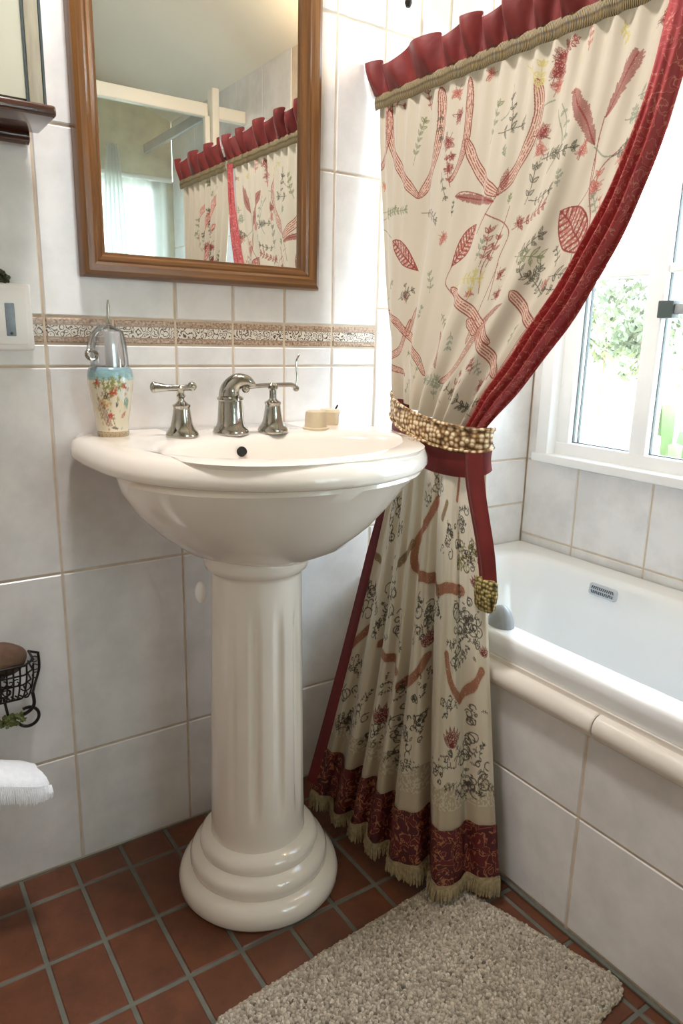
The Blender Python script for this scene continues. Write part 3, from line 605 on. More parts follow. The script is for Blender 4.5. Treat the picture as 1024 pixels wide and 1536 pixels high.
mb = MB(); mb.box((XL-.1,0,-.02), (XL,YR,2.55)); struct(mb.build('wall_left', M['taupe'], smooth=False))
# rear wall with opening
RX0, RX1, RZ0, RZ1 = .30, 1.03, .80, 1.60
mb = MB()
for a, b in (((XL,YR,-.02),(X2,YR-.1,RZ0)), ((XL,YR,RZ1),(X2,YR-.1,2.55)), ((XL,YR,RZ0),(RX0,YR-.1,RZ1)), ((RX1,YR,RZ0),(X2+.12,YR-.1,RZ1))): mb.box(a, b)
struct(mb.build('wall_rear', M['obscure'], smooth=False))
mb = MB()
V = [(XL-.1,.12,ceil_z(XL-.1)),(X2+.12,.12,ceil_z(X2+.12)),(X2+.12,YR-.1,ceil_z(X2+.12)),(XL-.1,YR-.1,ceil_z(XL-.1))]
mb.add(V+[(a,b,c+.05) for a,b,c in V], [(0,1,2,3),(7,6,5,4),(0,4,5,1),(1,5,6,2),(2,6,7,3),(3,7,4,0)])
struct(mb.build('ceiling', M['ceiling'], smooth=False))

# floor: quarry tiles
mb = MB()
fx = [XL] + [ -.020 + .0855*k for k in range(-8, 14)]; fx = [x for x in fx if x >= XL and x < X2] + [X2]
fyb = [0, .068, .202, .335, .468, .60, .735, .868, 1.0, 1.134, 1.268, 1.4, 1.534, 1.668, 1.8, 1.934, 2.068, 2.25]
tile_field(mb, (0,0,0), (1,0,0), (0,-1,0), (0,0,1), rows(fx, fyb), g=.006, bev=.002, dep=.002, tilt=1.5)
mb.box((XL-.1,.1,-.1), (X2+.12,YR-.1,-.0021), 1)
struct(mb.build('floor', [M['terracotta'], M['floor_grout']], smooth=False))

# ------------------------------------------------------------------- window
def bar(mb, y0, y1, z0, z1, x0=X2-.004, x1=X2+.05, mi=0, bev=.003): mb.box((x0,y0,z0), (x1,y1,z1), mi, bev)
win = thing('window_1', None, None); win['kind'] = 'structure'
mb = MB()
# casing set into the opening, sill board at the bottom
bar(mb, -.036, -.070, .655, 1.72, X2-.016, X2+.06); bar(mb, -.97, -1.004, .655, 1.72, X2-.016, X2+.06)
bar(mb, -.036, -1.004, 1.69, 1.73, X2-.016, X2+.06)
bar(mb, -.032, -1.01, .652, .672, X2-.024, X2+.07)
o = mb.build('window_frame', M['white_paint'], win)
mb = MB()
X3 = X2+.012
for y0, y1 in ((-.0685,-.104), (-.262,-.300), (-.618,-.656), (-.93,-.9715)): bar(mb, y0, y1, .6685, 1.6905, X3+.001, X3+.0405)
bar(mb, -.068, -.972, .668, .700, X3, X3+.04); bar(mb, -.068, -.972, 1.66, 1.692, X3, X3+.04)
for y0, y1 in ((-.104,-.262),(-.656,-.93)): bar(mb, y0, y1, 1.058, 1.084, X3+.005, X3+.035)
bar(mb, -.300, -.618, 1.062, 1.080, X3+.008, X3+.035)
mb.build('sash', M['white_paint'], win)
mb = MB()
for y in (-.1035, -.1165, -.2995, -.6175): mb.box((X3+.017,y,.70), (X3+.025,y-.002,1.66))
mb.box((X3+.017,-.1,.699), (X3+.025,-.93,.7018))
mb.build('gasket', M['gasket'], win)
mb = MB(); mb.box((X3+.02,-.1,.69), (X3+.022,-.262,1.67)); mb.build('pane', M['glass'], win)
mb = MB(); mb.box((X3+.02,-.3,.69), (X3+.022,-.62,1.67)); mb.build('pane', M['glass'], win)
mb = MB(); mb.box((X3+.02,-.65,.69), (X3+.022,-.935,1.67)); mb.build('pane', M['glass'], win)
mb = MB(); mb.box((X3-.012,-.298,.975), (X3+.014,-.330,1.008), 0, .002); mb.box((X3-.006,-.33,.982), (X3+.008,-.42,1.002), 1, .002)
mb.build('latch', [M['gasket'], M['grey_plastic']], win)

# rear window, seen only in the mirror
w2 = thing('window_2', None, None); w2['kind'] = 'structure'
mb = MB()
for x0, x1 in ((RX0,RX0+.04),(.66,.69),(RX1-.04,RX1)): mb.box((x0,YR-.06,RZ0), (x1,YR-.01,RZ1), 0, .003)
for z0, z1 in ((RZ0,RZ0+.04),(RZ1-.04,RZ1)): mb.box((RX0,YR-.06,z0), (RX1,YR-.01,z1), 0, .003)
mb.build('window_frame', M['white_paint'], w2)
mb = MB(); mb.box((RX0,YR-.036,RZ0), (RX1,YR-.034,RZ1)); mb.build('pane', M['glass'], w2)

# ---------------------------------------------------------------------- bath
def rrect(x0, x1, y0, y1, r, n=10):
    pts = []
    for cx_, cy_, a0 in ((x1-r,y1-r,0),(x0+r,y1-r,PI/2),(x0+r,y0+r,PI),(x1-r,y0+r,1.5*PI)):
        for k in range(n+1):
            a = a0+PI/2*k/n; pts.append((cx_+r*math.cos(a), cy_+r*math.sin(a)))
    return pts
TY = -1.43
tub = thing('bathtub', 'white enamelled built-in bathtub under the window', 'bathtub', ((XT+X2)/2,TY/2,0))
rings = []
def tr(i, j, z, r): rings.append([(x,y,z) for x,y in rrect(XT+i[0],X2-.003-i[1],TY+i[2],-.003-i[3],r)])
z0 = .446
tr((.004,0,0,0), 0, .405, .012); tr((.0,0,0,0), 0, .425, .012); tr((.0,0,0,0), 0, z0-.006, .012); tr((.006,.002,.004,.002), 0, z0, .014)
tr((.046,.050,.06,.034), 0, z0, .085); tr((.052,.058,.068,.042), 0, z0-.003, .09); tr((.060,.066,.078,.052), 0, z0-.014, .095)
tr((.072,.076,.12,.075), 0, .36, .10); tr((.090,.092,.18,.11), 0, .26, .105); tr((.105,.105,.22,.14), 0, .16, .11); tr((.125,.125,.25,.17), 0, .12, .10); tr((.17,.17,.30,.22), 0, .105, .06)
mb = MB(); P = np.array(rings); mb.grid(P, 0, wrap_u=True)
k = P.shape[1]; o_ = k*(len(rings)-1); mb.f.append(tuple(o_+i for i in range(k))); mb.m.append(0)
mb.build('tub_shell', M['tub'], tub, smooth=50)
# overflow plate with two rows of slots
ov = MB()
xo, yo, zo = X2-.0692, -.300, .416
def ovp(a, b, h): # a along -y, b up, h off the wall
    return (xo - h + b*.18, yo - a, zo + b)
bm_pts = rrect(-.034,.034,-.0125,.0125,.006,5)
ov.grid(np.array([[ovp(a,b,0) for a,b in bm_pts],[ovp(a,b,.004) for a,b in bm_pts],[ovp(a*.95,b*.9,.006) for a,b in bm_pts]]), 0, wrap_u=True)
ov.f.append(tuple(2*len(bm_pts)+i for i in range(len(bm_pts)))); ov.m.append(0)
op = ov.build('overflow_plate', M['plate'], tub, smooth=50)
ov = MB()
for row in (-1, 1):
    for k in range(12):
        a = -.0255+.0046*k; sl = .0012*random.choice([-1,1,0])
        c_ = [(a-.0013+sl, row*.0046-.0032), (a+.0013+sl, row*.0046-.0032), (a+.0013-sl, row*.0046+.0032), (a-.0013-sl, row*.0046+.0032)]
        ov.add([ovp(p,q,.0066) for p,q in c_], [(0,1,2,3)])
ov.build('overflow_slots', M['gasket'], op, smooth=False); 
o = bpy.data.objects['overflow_slots']; o.location = (0,0,0)

# tiled bath front + bullnose trim
mb = MB()
yt = [0, .17, .376, .582, .788, .994, 1.2, 1.43]
tile_field(mb, (XT,0,0), (0,-1,0), (0,0,1), (-1,0,0), rows(yt, [.008,.2106,.372]))
mb.box((XT+.002,-.002,0), (XT+.012,TY,.404), 1)
mb.box((XT-.001,-.002,.372), (XT+.012,TY,.4045), 2)
struct(mb.build('wall_bath', [M['tile'], M['grout'], M['trim_tile']], smooth=False))
def half_round(y0, y1):
    P = []
    for y, s_ in ((y0,.90),(y0-.002,1),(y1+.002,1),(y1,.90)):
        P.append([(XT-.0005-.019*s_*math.sin(a), y, .3765+.0205*s_*math.cos(a)) for a in np.linspace(0,PI,14)])
    mb.grid(np.array(P)); 
mb = MB()
for y0, y1 in ((-.003,-.298),(-.299,-.598),(-.599,-.898),(-.899,-1.198),(-1.199,-1.43)): half_round(y0, y1)
struct(mb.build('trim_2', M['trim_tile']))
mb = MB(); mb.box((XT-.006,-.002,.0), (XT+.002,TY,.005), 0, .001); struct(mb.build('baseboard_bath', M['floor_grout']))

# -------------------------------------------------------------------- basin
bx = .268
half = [(.272,-.003),(.268,-.02),(.266,-.08),(.264,-.14),(.256,-.205),(.232,-.275),(.185,-.338),(.125,-.385),(.06,-.412),(0,-.420)]
half[0] = (.258,-.003); half[1] = (.264,-.02)
hp = catmull(half, 12)
outline = np.concatenate([hp, np.array([(-x,y) for x,y in hp[::-1]])[1:], np.array([(x,-.003) for x in np.linspace(-.258,.258,40)])[1:-1]])
NB = 160; CY = -.215
def outl(scale=0.0):
    P = []
    A = np.unwrap(np.arctan2(outline[:,1]-CY, outline[:,0])); rr = np.hypot(outline[:,0], outline[:,1]-CY)
    an = (np.arctan2(outline[:,1]-CY, outline[:,0])) % (2*PI); idx = np.argsort(an); an = an[idx]; rs_ = rr[idx]
    for k in range(NB):
        t = 2*PI*k/NB; r_ = np.interp(t, an, rs_, period=2*PI); P.append((r_*math.cos(t), CY+r_*math.sin(t)))
    return np.array(P)
OUT = outl()
def inset(d):
    v = OUT-np.array([0,CY]); r_ = np.hypot(v[:,0], v[:,1])[:,None]
    q = np.array([0,CY]) + v*(1-d/r_); q[:,1] = np.minimum(q[:,1], -.002)
    b_ = OUT[:,1] > -.02; q[b_,1] = np.minimum(OUT[b_,1], q[b_,1]+d*.8); return q
def ell(a, b_, cy_, p=2.0):
    P = []
    for k in range(NB):
        t = 2*PI*k/NB; c, s_ = math.cos(t), math.sin(t)
        P.append((a*abs(c)**(2/p)*(1 if c > 0 else -1), cy_+b_*abs(s_)**(2/p)*(1 if s_ > 0 else -1)))
    return np.array(P)
def mixr(A, B, t): return A*(1-t)+B*t
IN = ell(.200,.138,-.268,2.2)
rg = []
def ring(P, z):
    o_ = .016*min(1, max(0, (z-.70)/.03)) if len(rg) < 30 else 0
    rg.append([(bx+o_+x*(1.03 if (x > 0 and z > .73) else 1), y, z) for x, y in P])
ring(ell(.080,.082,-.200), .590); ring(ell(.098,.092,-.200), .596); ring(ell(.132,.115,-.203), .609); ring(ell(.172,.142,-.205), .640); ring(ell(.205,.168,-.206), .675); ring(ell(.228,.188,-.206), .708)
ring(ell(.240,.199,-.207), .724); ring(mixr(ell(.244,.200,-.208), inset(.016), .75), .731)
ring(inset(.007), .7315); ring(inset(.002), .7335); ring(inset(0), .738); ring(inset(.0015), .747); ring(inset(.006), .757); ring(inset(.014), .7645); ring(inset(.026), .768); ring(inset(.040), .7685)
ring(mixr(inset(.040), IN, .80), .7685)
ring(IN, .7655); ring(mixr(IN, ell(.190,.128,-.268,2.2), .6), .757); ring(ell(.182,.120,-.268,2.2), .735); ring(ell(.165,.105,-.266), .700); ring(ell(.13,.085,-.262), .665); ring(ell(.075,.05,-.258), .645); ring(ell(.02,.02,-.255), .640)
sink = thing('pedestal_basin', 'cream porcelain pedestal washbasin with a fluted column, below the mirror', 'washbasin', (bx,-.2,0))
mb = MB(); P = np.array(rg); mb.grid(P, 0, wrap_u=True); mb.f.append(tuple(range(NB-1,-1,-1))); mb.m.append(0)
mb.f.append(tuple(NB*(len(rg)-1)+i for i in range(NB))); mb.m.append(0)
basin = mb.build('basin', M['porcelain'], sink, smooth=50)
# overflow hole on the back wall of the bowl
mb = MB()
hc = Vector((.2520,-.1475,.7445)); nn = Vector((.05,-1,.6)).normalized(); t1 = Vector((1,0,0)); t2 = nn.cross(t1)
mb.grid(np.array([[(hc+nn*h+(t1*math.cos(a)+t2*math.sin(a))*r)[:] for a in np.linspace(0,2*PI,25)[:-1]] for r,h in ((.0078,-.004),(.0078,.0026),(.0070,.0030),(.0064,.0024))]), 1, wrap_u=True)
mb.f.append(tuple(72+i for i in range(24))); mb.m.append(0)
oh = mb.build('overflow_hole', [M['black'], M['black']], sink)
mb = MB(); mb.lathe([(.02,.0),(.02,.004),(.012,.005),(.0,.0035)], (bx,-.255,.641), 24); mb.build('drain', M['chrome'], sink)
# pedestal
def flut(r, z, t):
    if z < .16 or z > .545: k = 0
    else: k = min(1, (z-.13)/.08, (.525-z)/.05) if z < .525 else 0
    k = max(0, k); w_ = math.cos(t*12)
    a_ = math.atan2(math.sin(t), math.cos(t)); e_ = max(0, 1-abs(a_+1.45)/1.25)
    return r*(1-.075*k*max(0, w_)*min(1, e_*2.2))
prof = [(.135,0),(.1385,.006),(.1385,.018),(.134,.030),(.125,.037),(.1165,.040),(.1185,.045),(.1185,.056),(.114,.066),(.104,.071),(.1005,.074),(.102,.079),(.101,.088),(.094,.097),(.084,.100),(.080,.103)]
mb = MB(); mb.lathe(prof, (.252,-.200,0), 72); mb.build('pedestal_base', M['porcelain'], sink, smooth=60)
prof = [(.0805,.100)] + [(.080-.0085*((z-.1)/.47), z) for z in np.linspace(.12,.545,40)] + [(.0715,.562),(.072,.566),(.076,.570),(.081,.574),(.083,.581),(.083,.590),(.080,.596)]
mb = MB(); mb.lathe(prof, (.250,-.200,0), 200, flute=flut); mb.build('pedestal_column', M['porcelain'], sink, smooth=60)
mb = MB(); mb.ball((.176,-.150,.523), .012, sc=(.8,.8,1.5)); mb.build('fixing_cap', M['white_plastic'], sink)

# --------------------------------------------------------------------- taps
fau = thing('faucet', 'antique chrome three-piece faucet on the washbasin ledge', 'faucet', (.25,-.105,.768))
zb = .767
def bell(c, s=1.0):
    q = MB(); q.lathe([(.0245*s,0),(.0255*s,.004*s),(.024*s,.009*s),(.0205*s,.013*s),(.0175*s,.018*s),(.0155*s,.026*s),(.0130*s,.042*s),(.0125*s,.046*s),(.0138*s,.048*s),(.0138*s,.0505*s),(.009*s,.053*s),(.006*s,.056*s)], c, 32, flute=lambda r,z,t: r*(1-.05*(max(0,math.cos(t*10)) if .018*s < z < .046*s else 0)))
    return q
h1 = bell((.169,-.109,zb)).build('tap_handle', M['chrome'], fau)
q = MB(); cx_, cy_, cz_ = .169,-.109,zb
q.lathe([(.0055,.054),(.0045,.060),(.0075,.064),(.0048,.068),(.0055,.073),(.008,.076),(.004,.080)], (cx_,cy_,cz_), 20)
q.tube([(cx_+.012,cy_-.012,cz_+.0775),(cx_,cy_,cz_+.076),(cx_-.02,cy_+.010,cz_+.076),(cx_-.034,cy_+.018,cz_+.0765)], [.005,.0045,.0055,.008], 14)
q.ball((cx_+.013,cy_-.012,cz_+.079), .0072); q.ball((cx_-.036,cy_+.019,cz_+.0765), .0088, sc=(.7,.7,1))
o = q.build('lever', M['chrome'], h1); o.location = (0,0,0)
h2 = bell((.326,-.114,zb)).build('tap_handle', M['chrome'], fau)
q = MB(); cx_, cy_, cz_ = .326,-.114,zb
q.lathe([(.0065,.054),(.006,.070),(.0085,.073),(.0085,.078),(.004,.082)], (cx_,cy_,cz_), 20)
q.tube(catmull([(cx_-.048,cy_-.004,cz_+.076),(cx_-.02,cy_,cz_+.0775),(cx_+.02,cy_+.004,cz_+.078),(cx_+.042,cy_+.008,cz_+.077),(cx_+.050,cy_+.010,cz_+.070)], 5), .0038, 12)
q.ball((cx_-.052,cy_-.005,cz_+.0735), .0068); q.ball((cx_+.050,cy_+.010,cz_+.071), .0055)
q.tube(catmull([(cx_+.050,cy_+.010,cz_+.073),(cx_+.053,cy_+.012,cz_+.090),(cx_+.052,cy_+.013,cz_+.115),(cx_+.060,cy_+.016,cz_+.128)], 5), [.0016]*15+[.001], 8)
o = q.build('lever', M['chrome'], h2); o.location = (0,0,0)
q = MB(); c_ = (.254,-.104,zb)
q.lathe([(.0285,0),(.0295,.004),(.0275,.010),(.0235,.014),(.0215,.020),(.0205,.034),(.0195,.050),(.0195,.054),(.0215,.056),(.0215,.059),(.018,.061),(.012,.064)], c_, 36, flute=lambda r,z,t: r*(1-.045*(max(0,math.cos(t*9)) if .018 < z < .05 else 0)))
sp = q.build('spout', M['chrome'], fau)
q = MB()
arc = catmull([(.2535,-.1015,zb+.054),(.2535,-.102,zb+.066),(.257,-.105,zb+.077),(.265,-.112,zb+.0855),(.276,-.121,zb+.086),(.287,-.129,zb+.079)], 6)
q.tube(arc, [float(x) for x in np.interp(np.linspace(0,1,len(arc)), [0,.3,.6,.85,1], [.0178,.0165,.0125,.0075,.0012])], 20)
o = q.build('spout_hook', M['chrome'], sp); o.location = (0,0,0)

# ------------------------------------------------------------------- mirror
mir = thing('wall_mirror', 'large mirror in a brown moulded oak frame above the washbasin', 'mirror', (.265,0,1.4))
MX0, MX1, MZ0, MZ1 = .056, .474, 1.005, 1.80
profm = [(0,0),(0,.012),(.003,.019),(.009,.022),(.018,.0215),(.022,.018),(.025,.0185),(.030,.017),(.033,.012),(.0365,.0115),(.0375,.006),(.0375,0)]
def side(name, p0, p1, d_in, mat):
    p0, p1 = Vector(p0), Vector(p1); t = (p1-p0).normalized(); inn = Vector(d_in); P = []
    for end, base in ((0,p0),(1,p1)):
        P.append([(base + inn*a + (t*a if end == 0 else -t*a) + Vector((0,-b,0)))[:] for a, b in profm])
    q = MB(); q.grid(np.array(P)); return q.build(name, mat, mir, smooth=25)
side('frame_stile', (MX0,-.001,MZ1), (MX0,-.001,MZ0), (1,0,0), M['wood_v'])
side('frame_stile', (MX1,-.001,MZ0), (MX1,-.001,MZ1), (-1,0,0), M['wood_v'])
side('frame_rail', (MX0,-.001,MZ0), (MX1,-.001,MZ0), (0,0,1), M['wood_h'])
side('frame_rail', (MX1,-.001,MZ1), (MX0,-.001,MZ1), (0,0,-1), M['wood_h'])
q = MB(); q.box((MX0+.03,-.0045,MZ0+.03), (MX1-.03,-.0015,MZ1-.03)); q.build('mirror_glass', M['mirror'], mir, smooth=False)

# ------------------------------------------------------------------ curtain
cur = thing('curtain', 'cream curtain printed with red ogee vines, tied back beside the bath', 'curtain', (.6,-.3,0))
rs = np.random.RandomState(3)
NU, NV = 720, 760
cl = Cloth(NU, NV, SU, TU, rgb3(186,173,153))
cl.draw(PRINT[0], rs)
for k in range(46):
    x, y = rs.uniform(.02,.58), rs.uniform(.02,.50); a = rs.uniform(0,6.28); L_ = rs.uniform(.018,.04)
    i, j = int(x/SU*(NU-1)), int(y/SU*0+y/TU*(NV-1))
    if np.abs(cl.c[max(0,j-22):j+22, max(0,i-22):i+22] - rgb3(186,173,153)).max() > .02: continue
    cl.sprig((x,y), (x+L_*math.cos(a),y+L_*math.sin(a)), .013, INK[['grey','green','pink','dark'][k % 4]], rs)
UU, VV = np.meshgrid(np.linspace(0,1,NU), np.linspace(0,1.03,NV))
UU0, VV0 = np.meshgrid(np.linspace(0,1,NU), np.linspace(0,1,NV))
fast_grid(upper(UU0, VV0), 'upper_panel', M['print'], cur, cl.c)
NU2, NV2 = 480, 680
cl2 = Cloth(NU2, NV2, SL, TL, rgb3(206,194,172))
# lace band above the hem
j0 = int(.79*NV2)
wav = (.010*np.sin(np.arange(NU2)/NU2*38)+.004*np.sin(np.arange(NU2)/NU2*70))
for i in range(NU2):
    j = int((.80+wav[i])*NV2); seg = cl2.c[j:, i]
    nz = cl2.blotch[j:, i][:, None]
    cl2.c[j:, i] = np.where(nz > .55, rgb3(196,184,162), rgb3(172,158,132))*1.0
    cl2.c[int(.855*NV2):, i] = rgb3(178,162,138)
cl2.draw(PRINT[1], rs)
UU0, VV0 = np.meshgrid(np.linspace(0,1,NU2), np.linspace(0,.90,NV2))
lp = fast_grid(lower(UU0, np.linspace(0,1,NV2)[:,None].repeat(NU2,1)*.96), 'lower_panel', M['print'], cur, cl2.c)
u_ = np.linspace(0,1,260)
def strip(name, w0, w1, out, mat, nv=20):
    A, B = np.meshgrid(u_, np.linspace(w0,w1,nv)); return fast_grid(lower(A,B,out), name, mat, cur)
strip('hem_band', .862, .995, .004, M['hem'])
tag(bpy.data.objects['hem_band'], 'dark red brocade hem band')
# fringe
mb = MB(); 
for k in range(250):
    u0 = (k+.5)/250; a = lower(np.array(u0), np.array(.992), .006); b = lower(np.array(min(1,u0+.002)), np.array(.992), .006)
    d = Vector((b-a)); d = d.normalized() if d.length > 0 else Vector((1,0,0)); nrm = Vector((-d.y,d.x,0))
    nrm = nrm if nrm.x*-.8+nrm.y*-.5 > 0 else -nrm
    j = Vector((random.uniform(-.0015,.0015),random.uniform(-.0015,.0015),0)) + nrm*random.uniform(.001,.007)
    a = Vector(a); bot = Vector((a.x,a.y,0.0160+random.uniform(0,.004)))+j
    mb.tube([a+nrm*.001, a*.5+bot*.5+nrm*.002, bot], [.0014,.0017,.0012], 5)
mb.build('fringe', M['gold_fringe'], cur)
A, B = np.meshgrid(u_, np.linspace(.983,1.0,5)); o = fast_grid(lower(A,B,.0075), 'fringe_heading', M['gold_fringe'], cur)
# red edge borders: leading edge (upper), left edge (lower)
zz = np.linspace(1.335,.775,150); ww = np.linspace(0,1,40)
Wg, Zg = np.meshgrid(ww, zz)
Ez = np.polyval(PE, Zg); bw = border_w(Zg); pin = smooth01((1.36-Zg)/.35)
Yb = Ez + bw*(1.05 - 1.12*Wg); vtop = np.clip((1.334-Zg)/(1.334-.775),0,1)
Xb = .592 - .012*smooth01((vtop-.35)/.65) - .008*np.sin(PI*Wg) + .0062*np.sin(2*PI*3.6*Wg+.8)*pin - .006*np.sin(PI*vtop) + .012*Wg**3
Zb = Zg + .0015*np.sin(60*Zg+4*Wg)
fast_grid(np.stack([Xb,Yb,Zb],-1), 'edge_border', M['edge'], cur)
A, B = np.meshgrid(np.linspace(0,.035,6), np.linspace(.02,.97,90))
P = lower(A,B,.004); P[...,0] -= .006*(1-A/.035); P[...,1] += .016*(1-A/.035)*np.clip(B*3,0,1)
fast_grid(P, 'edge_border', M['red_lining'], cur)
# red lining seen at the back of the bundle next to the wall
P = []
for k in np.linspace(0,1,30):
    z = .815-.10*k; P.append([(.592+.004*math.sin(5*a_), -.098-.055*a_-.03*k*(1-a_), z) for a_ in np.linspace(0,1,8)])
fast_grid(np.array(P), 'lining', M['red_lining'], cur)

def header(parent, ya, yb_, xo=0.0, seed=1, amp=1.0):
    r_ = np.random.RandomState(seed); L = abs(yb_-ya); n = int(L*900)
    s_ = np.linspace(0,1,n); npl = int(L/.046)
    ph = np.cumsum(np.interp(s_, np.linspace(0,1,npl*2), r_.uniform(.35,1.9,npl*2))); ph = ph/ph[-1]*npl*2*PI
    P = []; rows_ = 22
    for j in range(rows_):
        h = j/(rows_-1); f = np.sin(ph+.35*h); f2 = np.sin(.5*ph+1.3)
        puff = (.0022+.0115*math.sin(PI*min(1,.10+.62*h)))*amp
        x = XT - .013 + xo - .020*h*(1-.45*h) - puff*(.75*f+.3*f2*h) - .0016*np.sin(3*ph+.8)*(1-h)**2
        z = 1.345 + .050*h + h*h*(.0062*np.sin(.5*ph+1)-.0045*f)
        y = ya + (yb_-ya)*s_ + .0030*np.cos(ph)*h + .014*(1-2*s_)*h*(.6 if ya > -.1 else 0)
        P.append(np.stack([x,np.minimum(y,-.002),z],-1))
    P = np.array(P); 
    back = P[::-1].copy()[:1]; 
    fast_grid(P, 'header_ruffle', M['red_silk'], parent)
    fr = []
    for t_ in np.linspace(0,1,9):
        z = 1.323+.025*t_; x = XT-.012+xo-.0032*math.sin(PI*t_)**.6 - .0018*np.sin(ph)*amp
        fr.append(np.stack([x, ya+(yb_-ya)*s_, z+0*s_],-1))
    fast_grid(np.array(fr), 'braid_trim', M['braid'], parent)
header(cur, -.010, -.622)

# second curtain of the pair, nearer the camera (seen in the mirror)
cu2 = thing('curtain', 'gathered second floral curtain with red ruffle, visible in the mirror only', 'curtain', (.61,-.78,0))
NU3, NV3 = 170, 330
c3 = Cloth(NU3, NV3, .32, .95, rgb3(186,173,153))
for k in range(30):
    x, y = rs.uniform(.02,.30), rs.uniform(.03,.9)
    if k % 3 == 0: c3.flower((x,y), .018, INK['red'], rs); c3.sprig((x,y+.05), (x+rs.uniform(-.03,.03),y-.04), .02, INK['dark'], rs)
    elif k % 3 == 1: c3.ribbon([(x,y),(x+.03,y+.04),(x+.05,y+.1)], .012, rgb3(205,150,134), rgb3(160,68,56))
    else: c3.sprig((x,y), (x+rs.uniform(-.05,.05),y-.05), .02, INK['green'], rs)
A, B = np.meshgrid(np.linspace(0,1,NU3), np.linspace(0,1,NV3))
ya_ = -.630 - .15*smooth01(B*1.2); yb_ = -.93+0*B
P = np.stack([XT-.004 + .012*np.sin(2*PI*8*A+.5*np.sin(5*B))*(.4+.6*B), ya_+(yb_-ya_)*A, 1.334-.86*B], -1)
fast_grid(P, 'upper_panel', M['print'], cu2, c3.c)
header(cu2, -.628, -.935, 0, 4)

rod = thing('curtain_rod', 'thin dark curtain rod threaded through the red ruffles', 'curtain rod', (XT+.006,0,1.362))
q = MB(); q.tube([(XT+.008,-.001,1.362),(XT+.008,-.948,1.362)], .005, 14); q.build('rod', M['iron'], rod)
q = MB(); q.ball((XT+.008,-.952,1.362), .009); q.build('finial', M['iron'], rod)
q = MB(); q.lathe([(.016,0),(.016,.004),(.009,.006)], (0,0,0), 20)
q.v = [(XT+.008+x,-.001-z,1.362+y) for x,y,z in q.v]; q.build('wall_bracket', M['iron'], rod)

# ------------------------------------------------------------------ tieback
tie = thing('tieback', 'red tieback with a beaded gold band and hanging tasselled tail', 'tieback', (.56,-.25,.78))
def band(name, zl, zr, hgt, off, mat, sag=.012, y0=-.104, y1=-.372, nv=14, cx0=.592):
    P = []
    th = np.linspace(0,1,70)
    for t_ in np.linspace(-.5,.5,nv):
        a = PI*th
        y = y0+(y1-y0)*(.5-.5*np.cos(a)) ; x = cx0 - (.046+off)*np.sin(a)**.9
        z = zl+(zr-zl)*(.5-.5*np.cos(a)) - sag*np.sin(a) + t_*hgt*(.72+.28*np.sin(a)**.5) 
        x = x - .004*math.cos(PI*t_)
        P.append(np.stack([x,y,z],-1))
    return fast_grid(np.array(P), name, mat, tie)
band('red_band', .776, .742, .058, .003, M['red_silk'], .018, -.118, -.362)
band('gold_band', .818, .773, .040, .009, M['beads'], .014, -.114, -.362)
for dz in (-.020,.020):
    P = []
    th = np.linspace(0,1,40)*PI
    q = MB(); pts = [(.592-(.046+.0125)*math.sin(a)**.9, -.114-.248*(.5-.5*math.cos(a)), .818-.045*(.5-.5*math.cos(a))-.014*math.sin(a)+dz*(.72+.28*math.sin(a)**.5)) for a in th]
    q.tube(pts, .0028, 8); q.build('gold_piping', M['beads'], tie)
# tail
P = []
ts = np.linspace(0,1,40)
for s_ in np.linspace(0,1,16):
    w_ = .046-.006*ts
    y = -.352 - .043*ts - (s_-.5)*w_*1.0 + .003*np.sin(6*ts)
    z = .752 - .205*ts
    x = .556 + .010*ts - .010*math.sin(PI*s_)*(1-.3*ts) + .003*math.sin(3*PI*s_)
    P.append(np.stack([x,y,z],-1))
fast_grid(np.array(P), 'tail', M['red_silk'], tie)
q = MB()
yt_, zt_ = -.396, .549
q.lathe([(.010,-.052),(.016,-.046),(.0185,-.02),(.0185,-.006),(.017,.001),(.012,.003)], (.562,yt_,zt_), 20, sy=1.0, flute=lambda r,z,t: r*(1+.06*math.sin(9*t+z*300)))
q.v = [(.562+(x-.562)*.45,yt_+(y-yt_)*1.35,z) for x,y,z in q.v]
q.build('tassel', M['tassel'], tie)

# ---------------------------------------------------------------------- rug
rug = thing('bath_rug', 'thick mottled grey-beige bath rug on the terracotta floor', 'rug', (.32,-.56,0))
CR = np.array([(.515,-.392),(.603,-.705),(.10,-.765),(.050,-.425)])
def bil(s_, t_): return (CR[0]*(1-s_)*(1-t_)+CR[1]*s_*(1-t_)+CR[2]*s_*t_+CR[3]*(1-s_)*t_)
def inside(s_, t_, r=.07):
    a, b = min(s_,1-s_)*.33, min(t_,1-t_)*.5; r = .035
    return not (a < r and b < r and math.hypot(r-a,r-b) > r)
Vv, Ff, Cc = [], [], []
def addq(V, F, c): 
    o = len(Vv); Vv.extend(V); Ff.extend([tuple(i+o for i in f) for f in F]); Cc.extend([c]*len(V))
pal = [rgb3(172,160,142), rgb3(152,140,122), rgb3(190,180,162), rgb3(128,116,98), rgb3(104,94,80)]
NS, NT = 92, 140
